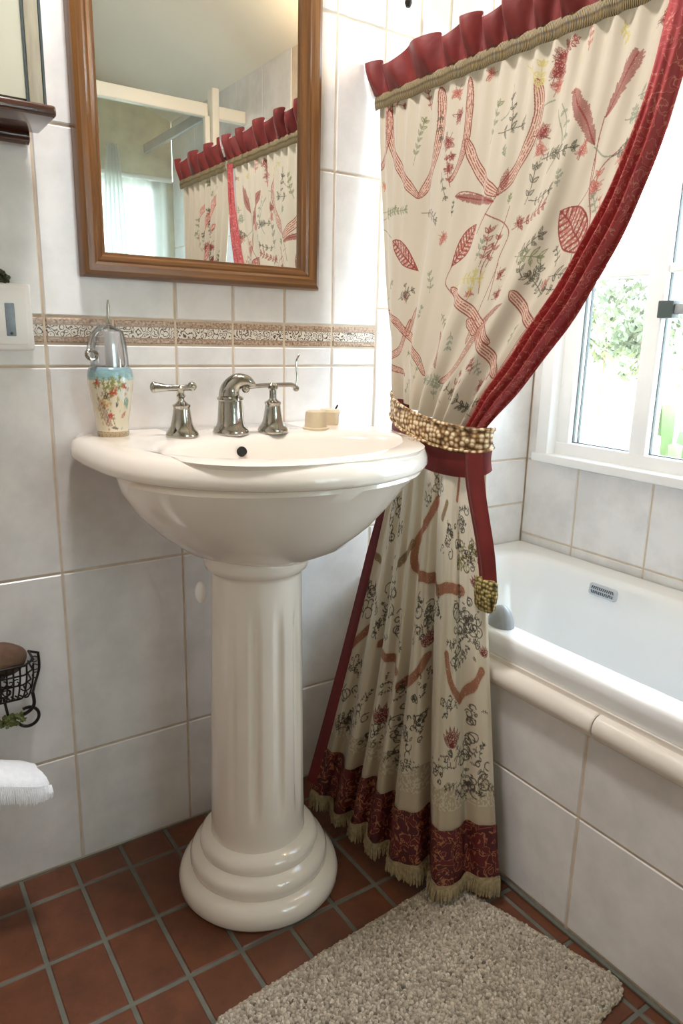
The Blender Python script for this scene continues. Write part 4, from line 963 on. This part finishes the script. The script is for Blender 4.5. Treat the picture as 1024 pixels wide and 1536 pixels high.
for i in range(NS):
    for j in range(NT):
        s_ = (i+random.uniform(.1,.9))/NS; t_ = (j+random.uniform(.1,.9))/NT
        if not inside(s_, t_): continue
        p = bil(s_, t_); e = min(s_*.33,(1-s_)*.33,t_*.5,(1-t_)*.5); h = .013*min(1,.45+e/.012*.55)*random.uniform(.8,1.12)
        g = math.sin(p[0]*37+math.sin(p[1]*23)*2)+math.sin(p[1]*41+p[0]*13)
        c = pal[min(4,max(0,int(abs(random.gauss(.9+.25*g,1.3)))))]*random.uniform(.9,1.1)
        r = .0030; lx, ly = random.gauss(0,.0018), random.gauss(0,.0018); a0 = random.uniform(0,2)
        ring_ = lambda rr, z, ox=0, oy=0: [(p[0]+ox+rr*math.cos(a0+k*2*PI/5), p[1]+oy+rr*math.sin(a0+k*2*PI/5), z) for k in range(5)]
        V = ring_(r, .001)+ring_(r*1.0,h*.75,lx*.6,ly*.6)+[(p[0]+lx,p[1]+ly,h)]
        F = [(k,(k+1)%5,5+(k+1)%5,5+k) for k in range(5)]+[(5+k,5+(k+1)%5,10) for k in range(5)]
        addq(V, F, c)
me = bpy.data.meshes.new('pile'); me.from_pydata(Vv, [], Ff)
me.polygons.foreach_set('use_smooth', [True]*len(me.polygons))
at = me.color_attributes.new('print','FLOAT_COLOR','POINT'); buf = np.ones((len(Vv),4),np.float32); buf[:,:3] = np.array(Cc); at.data.foreach_set('color', buf.ravel())
me.materials.append(M['rugm']); o = bpy.data.objects.new('pile', me); COL.objects.link(o); o.parent = rug; o.location = -rug.location
o['kind'] = 'stuff'
q = MB(); pts = []
for a, b in rrect(0,1,0,1,.08,6): p = bil(a,b); pts.append((p[0],p[1]))
q.grid(np.array([[(x,y,.0003) for x,y in pts],[(x,y,.006) for x,y in pts]]), 0, wrap_u=True)
q.f.append(tuple(len(pts)+i for i in range(len(pts)))); q.m.append(0)
q.build('rug_backing', simple('rug_backing', rgb(150,138,112), .95, var=.2, vscale=80), rug, smooth=False)

# ------------------------------------------------------------- soap dispenser
dsp = thing('soap_dispenser', 'clear-topped soap dispenser painted with red flowers, on the washbasin ledge', 'soap dispenser', (.078,-.055,.768))
dx, dy, dz = .078, -.055, .7675
pv = catmull([(.0225,0),(.0240,.006),(.0230,.012),(.0265,.035),(.0315,.066),(.0335,.086),(.0325,.099),(.029,.105),(.025,.106)], 14)
nk = 200; nr = len(pv)
vc = Cloth(nk, nr, .24, .112, rgb3(226,216,190))
H = pv[:,1]/.106
vc.c[H > .86] = rgb3(128,160,170); vc.c[(H > .82) & (H <= .86)] = rgb3(160,190,190)
vc.c[H < .09] = rgb3(170,150,116)
rv = np.random.RandomState(2)
# angle facing the camera is about -108 deg -> s ~ .168 of .24
def vs(a, h): return (.168 + a, h)
flip = [0]
def paint():
    for a in (-.03,0,.03):
        vc.leaf(vs(a-.02,.098), vs(a+.02,.088), .014, rgb3(150,196,196), .6)
    vc.leaf(vs(.022,.092), vs(.03,.05), .028, rgb3(222,232,226), .9); vc.leaf(vs(.028,.062), vs(.036,.042), .012, rgb3(110,160,150), .8)
    for p, r in ((vs(.005,.068),.0105),(vs(-.022,.083),.008),(vs(-.002,.034),.0075),(vs(.024,.078),.006)):
        vc.flower(p, r, rgb3(196,62,44), rv); vc.flower(p, r*.6, rgb3(214,84,60), rv)
    vc.leaf(vs(-.018,.058), vs(-.004,.05), .020, rgb3(236,220,160), .8); vc.leaf(vs(-.006,.062), vs(-.012,.046), .016, rgb3(238,214,150), .7)
    vc.flower(vs(-.009,.064), .009, rgb3(112,92,48), rv); vc.flower(vs(-.016,.052), .007, rgb3(214,170,110), rv)
    for k in range(26):
        p = vs(rv.uniform(-.03,.035), rv.uniform(.014,.08)); vc.leaf(p, (p[0]+rv.uniform(-.009,.009), p[1]+rv.uniform(-.008,.008)), .005, [rgb3(196,150,100),rgb3(206,120,90),rgb3(132,140,90),rgb3(170,190,180)][k%4], .7)
    for k in range(14):
        x = rv.uniform(-.03,.02); vc.sprig(vs(x,rv.uniform(.068,.08)), vs(x+rv.uniform(-.01,.01),rv.uniform(.08,.092)), .007, rgb3(140,140,80), rv, 3)
    for k in range(5):
        vc.stem([vs(-.026+.003*k,.066-.004*k), vs(-.022+.003*k,.040), vs(-.012+.003*k,.018)], rgb3(140,84,60), .0016, .85)
    vc.stem([vs(.002,.03), vs(.006,.02), vs(.012,.012)], rgb3(70,60,50), .0013, .9); vc.leaf(vs(.012,.056), vs(.010,.046), .005, rgb3(74,74,84), .9)
    vc.stem([vs(-.03,.04), vs(-.015,.046), vs(.0,.040)], rgb3(120,110,60), .0012, .8)
    vc.leaf(vs(.020,.03), vs(.032,.04), .007, rgb3(170,82,60), .7); vc.leaf(vs(-.002,.016), vs(.016,.014), .004, rgb3(80,62,44), .8)
    for k in range(160):
        p = (rv.uniform(0,.24), rv.uniform(0,.009)); vc.leaf(p, (p[0]+.0025,p[1]+.001), .0016, rgb3(110,88,60), .8)
# cloth t axis runs with height index
vc.T = np.repeat(pv[:,1][:,None], nk, 1)
vc.win = lambda a,b,c,d: (slice(0,nr), slice(max(0,int(a/.24*(nk-1))), min(nk,int(b/.24*(nk-1))+2))) if b > 0 and a < .24 else None
paint()
P = np.array([[(dx+r*math.cos(2*PI*k/(nk-1)), dy+r*math.sin(2*PI*k/(nk-1)), dz+z) for k in range(nk)] for r, z in pv])
fast_grid(P, 'vase_body', M['vase'], dsp, vc.c)
q = MB(); q.lathe([(.028,.1045),(.0275,.120),(.025,.145),(.0215,.158),(.016,.162),(.010,.164),(.006,.167)], (dx,dy,dz), 40); q.build('clear_hood', M['clear'], dsp)
q = MB(); q.lathe([(.0115,.106),(.0115,.155),(.010,.1575)], (dx+.006,dy,dz), 24); q.build('inner_tube', M['white_plastic'], dsp)
q = MB(); q.tube([(dx+.001,dy,dz+.169),(dx+.001,dy,dz+.182),(dx+.002,dy,dz+.193),(dx+.002,dy,dz+.203)], [.0045,.002,.0026,.0012], 12); q.build('pump_stem', M['chrome'], dsp)
q = MB(); q.tube(catmull([(dx-.012,dy-.008,dz+.163),(dx-.026,dy-.012,dz+.150),(dx-.033,dy-.016,dz+.128)], 6), .005, 12); q.build('pump_spout', M['clear'], dsp)
q = MB(); q.tube([(dx-.031+.0075*math.cos(a), dy-.018+.002*math.sin(a), dz+.1235+.0065*math.sin(a)) for a in np.linspace(0,2*PI,20)[:-1]], .0026, 8, closed=True); q.build('nozzle', M['chrome'], dsp)

# small pots by the wall
q = MB(); q.lathe([(.0225,0),(.0225,.0035),(.0195,.005),(.0185,.026),(.0175,.031),(.0155,.0325),(.013,.031),(.0,.030)], (.411,-.113,.7675), 36, flute=lambda r,z,t: r*(1+.02*math.cos(3*t)))
tag(q.build('candle_pot', M['cream_wax']), 'small round cream pot on the right of the washbasin ledge', 'pot')
q = MB(); q.lathe([(.016,0),(.018,.004),(.017,.018),(.0185,.024),(.016,.0285),(.010,.029),(.0,.028)], (.470,-.066,.7675), 28, flute=lambda r,z,t: r*(1+.07*math.sin(4*t+z*120)))
o = q.build('soap_piece', M['cream_wax']); tag(o, 'lumpy cream soap with a dark wick, behind the small round pot', 'soap')
q = MB(); q.tube([(.480,-.066,.792),(.486,-.068,.803)], .0016, 8); w_ = q.build('wick', M['iron'], o)

# --------------------------------------------------------- left wall fittings
pl = thing('wall_plate', 'white plastic wall plate with a grey vertical slot, left of the washbasin', 'wall plate', (-.07,0,.94))
q = MB(); q.box((-.135,-.001,.895), (-.0175,-.012,.990), 0, .004); q.box((-.125,-.011,.903), (-.026,-.0145,.982), 0, .0015); q.build('plate', M['white_plastic'], pl)
q = MB(); q.box((-.0555,-.0135,.915), (-.0425,-.0152,.9615), 0, .0012); q.build('slot', M['slot'], pl)
q = MB(); q.ball((-.0490,-.0162,.919), .002); q.build('slot_switch', M['gasket'], pl)
q = MB()
for a, b, c, r in ((-.058,-.008,.9955,.007),(-.050,-.009,.9950,.0062),(-.0655,-.008,.9945,.0055),(-.056,-.011,1.0015,.0055)): q.ball((a,b,c), r, 10, lump=.25)
tag(q.build('ornament', M['dark_green']), 'tiny dark green knobbly ornament on top of the white wall plate', 'ornament')

cab = thing('wall_cabinet', 'glass-fronted wall cabinet with dark wooden base, top left corner', 'cabinet', (-.2,0,1.2))
cx0, cx1 = -.42, .000
q = MB(); q.box((cx0,-.001,1.203), (cx1-.004,-.104,1.60), 0, .002); q.build('cabinet_body', M['pale_wood'], cab)
q = MB(); q.box((cx0+.01,-.105,1.208), (cx1-.024,-.111,1.59)); q.build('glass_door', M['frosted'], cab, smooth=False)
q = MB(); q.box((cx1-.022,-.104,1.204), (cx1-.005,-.113,1.598), 0, .001); q.build('door_stile', M['pale_wood'], cab)
q = MB(); q.box((cx1-.0255,-.104,1.204), (cx1-.0225,-.1125,1.598)); q.box((cx1-.0045,-.100,1.204), (cx1-.0015,-.1135,1.598)); q.build('dark_beading', M['gasket'], cab, smooth=False)
q = MB()
q.box((cx0,-.02,1.190), (cx1+.008,-.122,1.204), 0, .004)
q.tube([(cx0,-.012,1.186),(cx1-.006,-.012,1.186)], .0105, 16); q.box((cx0,-.001,1.178), (cx1-.004,-.016,1.204), 0, .003)
q.build('base_shelf', M['dark_wood'], cab)

# wire basket
bk = thing('wire_basket', 'black wrought wire basket hanging on the wall, left of the pedestal', 'basket', (-.1,0,.38))
q = MB()
BX0, BX1, BZ0, BZ1 = -.165, -.062, .356, .420
wr = .0014
def bpt(x, d, z): return (x, -.004-d, z)
for z, k in ((BZ1,1.0),(BZ1-.017,.96),(BZ1-.034,.9),(BZ0+.004,.78)):
    c_ = (BX0+BX1)/2; hw = (BX1-BX0)/2*k; D_ = .052*k
    q.tube([bpt(c_-hw,0,z),bpt(c_-hw,D_*.7,z),bpt(c_-hw*.7,D_,z),bpt(c_+hw*.7,D_,z),bpt(c_+hw,D_*.7,z),bpt(c_+hw,0,z)], wr if z < BZ1 else .0021, 8)
for t_ in np.linspace(-.95,.95,11):
    c_ = (BX0+BX1)/2; hw = (BX1-BX0)/2
    q.tube(catmull([bpt(c_+hw*t_,.050,BZ1),bpt(c_+hw*t_*.95,.048,BZ1-.03),bpt(c_+hw*t_*.8,.038,BZ0+.004),bpt(c_+hw*t_*.6,.018,BZ0)], 4), wr, 6)
# scroll wires
for k in range(24):
    c_ = np.array([random.uniform(BX0+.01,BX1-.008), 0, random.uniform(BZ0+.01,BZ1-.012)]); r0 = random.uniform(.005,.010); t0 = random.uniform(0,6)
    q.tube([bpt(c_[0]+r0*(1-.1*a)*math.cos(t0+a), .051-(BZ1-c_[2])*.12, c_[2]+r0*(1-.1*a)*math.sin(t0+a)) for a in np.linspace(0,6.5,16)], .0010, 5)
# side bracket
q.tube([bpt(BX1,0,BZ1),bpt(BX1+.014,0,BZ1-.006)], .002, 8)
q.tube(catmull([bpt(BX1+.014,.002,BZ1-.004),bpt(BX1+.013,.006,BZ1-.03),bpt(BX1+.004,.012,BZ1-.052),bpt(BX1-.002,.02,BZ0)], 5), .0021, 8)
for k in range(3):
    c_ = (BX1+.007, BZ1-.014-.014*k); q.tube([bpt(c_[0]+.005*math.cos(a), .004, c_[1]+.005*math.sin(a)) for a in np.linspace(.5,5.5,14)], .0009, 5)
q.build('basket_wire', M['iron'], bk)
q = MB()
q.tube(catmull([bpt(BX1-.004,.03,BZ0+.006),bpt(BX1-.003,.03,BZ0-.014),bpt(BX1-.010,.028,BZ0-.026),bpt(BX1-.026,.024,BZ0-.034),bpt(BX1-.05,.02,BZ0-.040),bpt(BX1-.09,.018,BZ0-.058)], 6), .0028, 10)
q.tube([bpt(BX1-.046,.03,BZ0+.004),bpt(BX1-.041,.024,BZ0-.034)], .0022, 8)
q.tube([bpt(BX1-.012+.0165*math.cos(a), .02, BZ0-.040+.0165*math.sin(a)) for a in np.linspace(2.0,-2.6,26)], .0026, 10)
q.build('scroll_hook', M['iron'], bk)
q = MB()
for k in range(30):
    q.ball((BX1-.040+random.uniform(-.019,.019), -.030+random.uniform(-.006,.004), BZ0-.036+random.uniform(-.008,.009)), random.uniform(.003,.0055), 8, sc=(1,.6,.8), lump=.35)
q.build('leaf_spray', M['leaf_ornament'], bk)
q = MB(); q.ball(((BX0+BX1)/2+.002,-.030,.425), .03, 28, sc=(1.42,.78,.95), lump=.018)
tag(q.build('bath_sponge', M['sponge']), 'brown oval sponge sitting in the black wire basket', 'sponge')

# fringed towel on a rail
rl = thing('towel_rail', 'short white rail holding the fringed towel, at the left edge', 'towel rail', (-.25,-.1,.28))
q = MB(); q.tube([(-.42,-.10,.288),(-.155,-.10,.288)], .006, 12); q.build('rail', M['white_plastic'], rl)
for x in (-.40,-.20):
    q = MB(); q.tube([(x,-.001,.288),(x,-.10,.288)], .007, 12); q.build('bracket', M['white_plastic'], rl)
tw = thing('hand_towel', 'white towel with a cut fringe hanging on the rail at the left edge', 'towel', (-.2,-.1,.27))
def tz_(x): return .296-.37*np.maximum(0, x+.155)-.002*np.minimum(0, x+.155)
P = []
xs = np.linspace(-.42,-.079,90)
prof_t = [(.034,-.030),(.033,-.012),(.026,-.002),(.012,.001),(0,.001),(-.014,-.001),(-.027,-.006),(-.034,-.014),(-.035,-.020)]
for a, b in prof_t:
    e = smooth01((-.073-xs)/.030); P.append(np.stack([xs + .012*(a < 0)*(-a/.035)*smooth01((xs+.12)/.05), -.10+a*(.75+.25*e)+.001*np.sin(60*xs), tz_(xs)+b-.004*(1-e)+.0008*np.sin(75*xs)], -1))
fast_grid(np.array(P), 'cloth', M['towel'], tw)
q = MB()
for k in range(240):
    x = -.42+.353*k/239; e = float(smooth01((-.062-x)/.030)); z = float(tz_(np.array(x-.01)))-.018
    L_ = random.uniform(.025,.031)*(.55+.45*e)
    q.tube([(x,-.1345+.006*(1-e),z),(x+random.uniform(-.0006,.0006),-.137,z-L_*.5),(x+random.uniform(-.0012,.0012),-.137,z-L_)], [.0012,.0012,.0007], 5)
q.build('fringe', M['towel'], tw)
P = []
xs = np.linspace(-.42,-.126,40)
for a, b in ((.034,-.028),(.036,-.06),(.034,-.085)):
    P.append(np.stack([xs, -.10+a+.003*np.sin(30*xs), .302+b+0*xs], -1))
fast_grid(np.array(P), 'back_flap', M['towel'], tw)
q = MB()
for k in range(150):
    x = -.42+.286*k/149; q.tube([(x,-.067,.218),(x+random.uniform(-.002,.003),-.067,.190+random.uniform(-.003,.003))], [.0013,.0008], 5)
q.build('back_fringe', M['towel'], tw)

# grey scoop on the tub rim beside the tassel
q = MB()
P = []
for a in np.linspace(0,PI/2,12):
    P.append([(.636+.019*math.cos(a)*math.cos(t), -.366+.026*math.cos(a)*math.sin(t), .4465+.036*math.sin(a)) for t in np.linspace(0,2*PI,33)[:-1]])
q = MB(); q.grid(np.array(P), 0, wrap_u=True)
tag(q.build('bath_scoop', M['grey_plastic']), 'smooth grey rounded scoop on the bath rim beside the gold tassel', 'scoop')

# sconce over the basin: only the tip of its finial hangs into the picture
sc_ = thing('wall_sconce', 'wall lamp above the curtain, only its dark finial tip showing', 'wall lamp', (.655,0,1.6))
FX, FZ = .643, 1.494
q = MB(); q.lathe([(.004,FZ),(.0065,FZ+.006),(.0055,FZ+.014),(.009,FZ+.023),(.006,FZ+.034),(.012,FZ+.044),(.004,FZ+.06)], (FX,-.030,0), 20); q.build('finial', M['iron'], sc_)
q = MB(); q.tube([(.655,-.001,1.59),(.655,-.02,1.585),(.655,-.03,1.57)], .005, 10); q.box((.635,-.001,1.57), (.675,-.008,1.66), 0, .003); q.build('arm', M['iron'], sc_)
def emis(name, col, st):
    m = bpy.data.materials.new(name); m.use_nodes = True; b = m.node_tree.nodes['Principled BSDF']
    b.inputs['Base Color'].default_value = (.9,.8,.65,1); b.inputs['Emission Color'].default_value = col; b.inputs['Emission Strength'].default_value = st
    nz = N(m.node_tree.nodes, 'ShaderNodeTexNoise', i_Scale=20.0); b.inputs['Roughness'].default_value = .4
    return m
q = MB(); q.lathe([(.012,1.578),(.030,1.595),(.042,1.63),(.045,1.67),(.044,1.672),(.04,1.632),(.028,1.598),(.01,1.582)], (.655,-.055,0), 28); q.build('glass_shade', emis('lamp_shade_glow', (1,.72,.42,1), 2.5), sc_)
s2 = thing('wall_sconce', 'glowing globe lamp on the window wall, seen by its mirror glow', 'wall lamp', (1.05,-.84,1.72))
q = MB(); q.ball((1.035,-.84,1.715), .032, 16); q.build('glass_globe', emis('lamp_globe_glow', (1,.74,.44,1), 8), s2)
q = MB(); q.tube([(X2-.001,-.84,1.715),(1.06,-.84,1.715)], .012, 12); q.build('arm', M['iron'], s2)

# ---------------------------------------- shower screen + net curtain (mirror)
ss = thing('shower_screen', 'white-framed glass shower screen seen in the mirror', 'shower screen', (.6,-1.5,0))
q = MB(); q.box((.10,-1.49,1.685), (.93,-1.52,1.73), 0, .004); q.box((.972,-1.49,1.685), (X2-.002,-1.52,1.728), 0, .004)
q.box((.10,-1.49,.0), (.13,-1.52,1.69), 0, .004)
q.build('rail', M['cubicle'], ss)
q = MB(); q.box((.945,-1.485,0), (.972,-1.53,1.785), 0, .004); q.build('post', M['cubicle'], ss)
q = MB(); q.box((.918,-1.492,0), (.938,-1.515,1.69), 0, .003); q.build('inner_post', M['cubicle'], ss)
q = MB(); q.box((.952,-1.53,1.70), (.968,YR+.002,1.738), 0, .003); q.build('side_rail', M['grey_plastic'], ss)
q = MB(); q.box((.13,-1.504,.05), (.92,-1.508,1.69)); q.build('pane', M['glass_soft'], ss, smooth=False)
nc = thing('net_curtain', 'sheer white net curtain at the far window, seen in the mirror', 'net curtain', (.8,YR,1.2))
A, B = np.meshgrid(np.linspace(.27,1.05,230), np.linspace(0,1,40))
fast_grid(np.stack([A, YR+.035+.012*np.sin(A*95)+.006*np.sin(A*43+1), 1.585-.90*B], -1), 'net', M['net'], nc)
A, B = np.meshgrid(np.linspace(0,1,90), np.linspace(0,1,50))
fast_grid(np.stack([.79+.085*(A-.5)*(1.0+.55*B)*(1-.5*np.exp(-B*9)), YR+.075+.016*np.sin(A*30), 1.70-1.0*B+.01*np.sin(A*14)*(1-B)], -1), 'gathered_drop', M['net_dense'], nc)
q = MB(); q.tube([(.25,YR+.05,1.592),(1.06,YR+.05,1.592)], .010, 10); q.tube([(.79,YR+.075,1.69),(.79,YR,1.70)], .005, 8); q.build('rod', M['white_paint'], nc)

# ------------------------------------------------------------------- garden
mb = MB(); mb.grid(np.array([[(x, y, -.62+.02*(x-1.2)+.05*math.sin(x*1.3+y)) for y in np.linspace(-8,16,30)] for x in np.linspace(1.22,30,30)]))
struct(mb.build('garden_ground', M['grass']))
mb = MB(); mb.grid(np.array([[(x, y, -.64) for y in np.linspace(-2.36,-14,10)] for x in np.linspace(-8,8,10)])); struct(mb.build('garden_ground_rear', M['grass']))
def bush(name, label, c, r, mat, n, seed, group='bushes in the garden beyond the window', ls=.07):
    t = thing(name, label, 'bush', (c[0],c[1],-.5), group)
    rr = random.Random(seed); q = MB()
    for k in range(n):
        while True:
            p = Vector((rr.uniform(-1,1),rr.uniform(-1,1),rr.uniform(-1,1)))
            if .35 < p.length < 1: break
        w_ = 1+.25*math.sin(p.x*7+seed)+.2*math.sin(p.z*9+p.y*5)
        p = Vector((p.x*r[0]*w_,p.y*r[1]*w_,p.z*r[2]*w_))+Vector(c)
        a = Vector((rr.gauss(0,1),rr.gauss(0,1),rr.gauss(0,1))).normalized(); b = a.orthogonal().normalized(); d = a.cross(b)
        s_ = ls*rr.uniform(.5,1.2)
        q.add([p-b*s_, p+d*s_*.4, p+b*s_, p-d*s_*.4], [(0,1,2,3)])
    q.build('foliage', mat, t, smooth=False)
    q = MB(); q.tube([(c[0],c[1],-.55),(c[0]+.03,c[1],c[2]-r[2]*.2),(c[0],c[1]+.04,c[2]+r[2]*.2)], [.016,.014,.008], 8); q.build('trunk', M['bark'], t)
    return t
bush('bush', 'tall pale garden bush seen high through the left window pane', (9.0,5.5,1.42), (.8,.8,.45), M['bush'], 900, 1)
bush('bush', 'low rounded green bush in the middle of the left window pane', (6.2,3.6,.96), (.45,.62,.24), M['bush_pale'], 700, 2)
bush('bush', 'yellow-green bush beside the window mullion', (4.9,2.32,.98), (.25,.30,.22), M['bush'], 500, 3, ls=.05)
bush('bush', 'small sparse bush on the bright lawn below the others', (4.0,1.66,.76), (.12,.14,.08), M['bush_pale'], 120, 4, ls=.04)
bush('bush', 'large pale bush seen through the right window pane', (7.6,2.9,.7), (.6,.5,.7), M['bush_pale'], 700, 5)
bp_ = thing('banana_plant', 'bright green strap-leaved plant just outside the right window pane', 'plant', (1.95,.16,-.6))
q = MB()
rb = random.Random(3)
for k in range(9):
    a0 = k*2.4+.5; L_ = rb.uniform(.12,.22); P = []
    for t_ in np.linspace(0,1,14):
        r_ = .02+L_*t_*.75; z = .30+.28*math.sin(min(1,t_*1.35)*PI*.72)*(.8+.1*k%2)-.02*t_
        w_ = .022*math.sin(PI*min(1,t_*.92+.08))**.7
        dx_, dy_ = math.cos(a0), math.sin(a0)
        P.append([(1.95+dx_*r_-dy_*w_*s_, .16+dy_*r_+dx_*w_*s_, z-.008*abs(s_)) for s_ in (-1,-.5,0,.5,1)])
    q.grid(np.array(P))
q.build('leaves', M['banana'], bp_)
q = MB(); q.tube([(1.95,.16,-.62),(1.955,.16,.0),(1.95,.16,.36)], [.035,.03,.022], 10); q.build('stem', M['banana'], bp_)

# ------------------------------------------------------------------ lighting
w = bpy.data.worlds.new('world'); SC.world = w; w.use_nodes = True
n, l = w.node_tree.nodes, w.node_tree.links
bg = n['Background']; tc = N(n, 'ShaderNodeTexCoord'); sx = N(n, 'ShaderNodeSeparateXYZ'); l.new(tc.outputs['Generated'], sx.inputs[0])
r = N(n, 'ShaderNodeValToRGB'); e = r.color_ramp.elements
e[0].position = .45; e[0].color = (.78,.88,1,1); e[1].position = .95; e[1].color = (.55,.72,1,1)
l.new(sx.outputs['Z'], r.inputs[0]); l.new(r.outputs[0], bg.inputs[0]); bg.inputs[1].default_value = SKY
def light(name, kind, loc, energy, col, **k):
    L_ = bpy.data.lights.new(name, kind); L_.energy = energy; L_.color = col
    o = bpy.data.objects.new(name, L_); COL.objects.link(o); o.location = loc
    for a, b in k.items():
        if a == 'rot': o.rotation_euler = b
        else: setattr(L_, a, b)
    return o
light('sun', 'SUN', (5,-5,8), SUN, (1,.95,.86), rot=(math.radians(35),math.radians(-12),0), angle=.02)
light('sconce_bulb', 'POINT', (.655,-.055,1.645), BULB1, (1,.62,.30), shadow_soft_size=.025)
light('globe_bulb', 'POINT', (.98,-.84,1.715), BULB2, (1,.70,.40), shadow_soft_size=.03)
light('top_fill', 'AREA', (.08,-.34,2.05), TOPFILL, (1,.97,.97), shape='DISK', size=.22)  # added unseen fill light, brightens the upper wall and basin; no real fixture
p1 = light('window_portal', 'AREA', (X2+.11,-.52,1.19), 1, (1,1,1), rot=(0,math.radians(90),0), shape='RECTANGLE', size=1.05, size_y=.96); p1.data.cycles.is_portal = True
p2 = light('rear_portal', 'AREA', (.665,YR-.11,1.20), 1, (1,1,1), rot=(math.radians(90),0,0), shape='RECTANGLE', size=.73, size_y=.80); p2.data.cycles.is_portal = True
SC.view_settings.view_transform = VT
SC.view_settings.look = LOOK
SC.view_settings.exposure = EXPO
SC.cycles.use_denoising = True
SC.cycles.max_bounces = 10; SC.cycles.diffuse_bounces = 6; SC.cycles.glossy_bounces = 6; SC.cycles.transparent_max_bounces = 16
SC.cycles.sample_clamp_indirect = 6.0; SC.cycles.caustics_reflective = False; SC.cycles.caustics_refractive = False
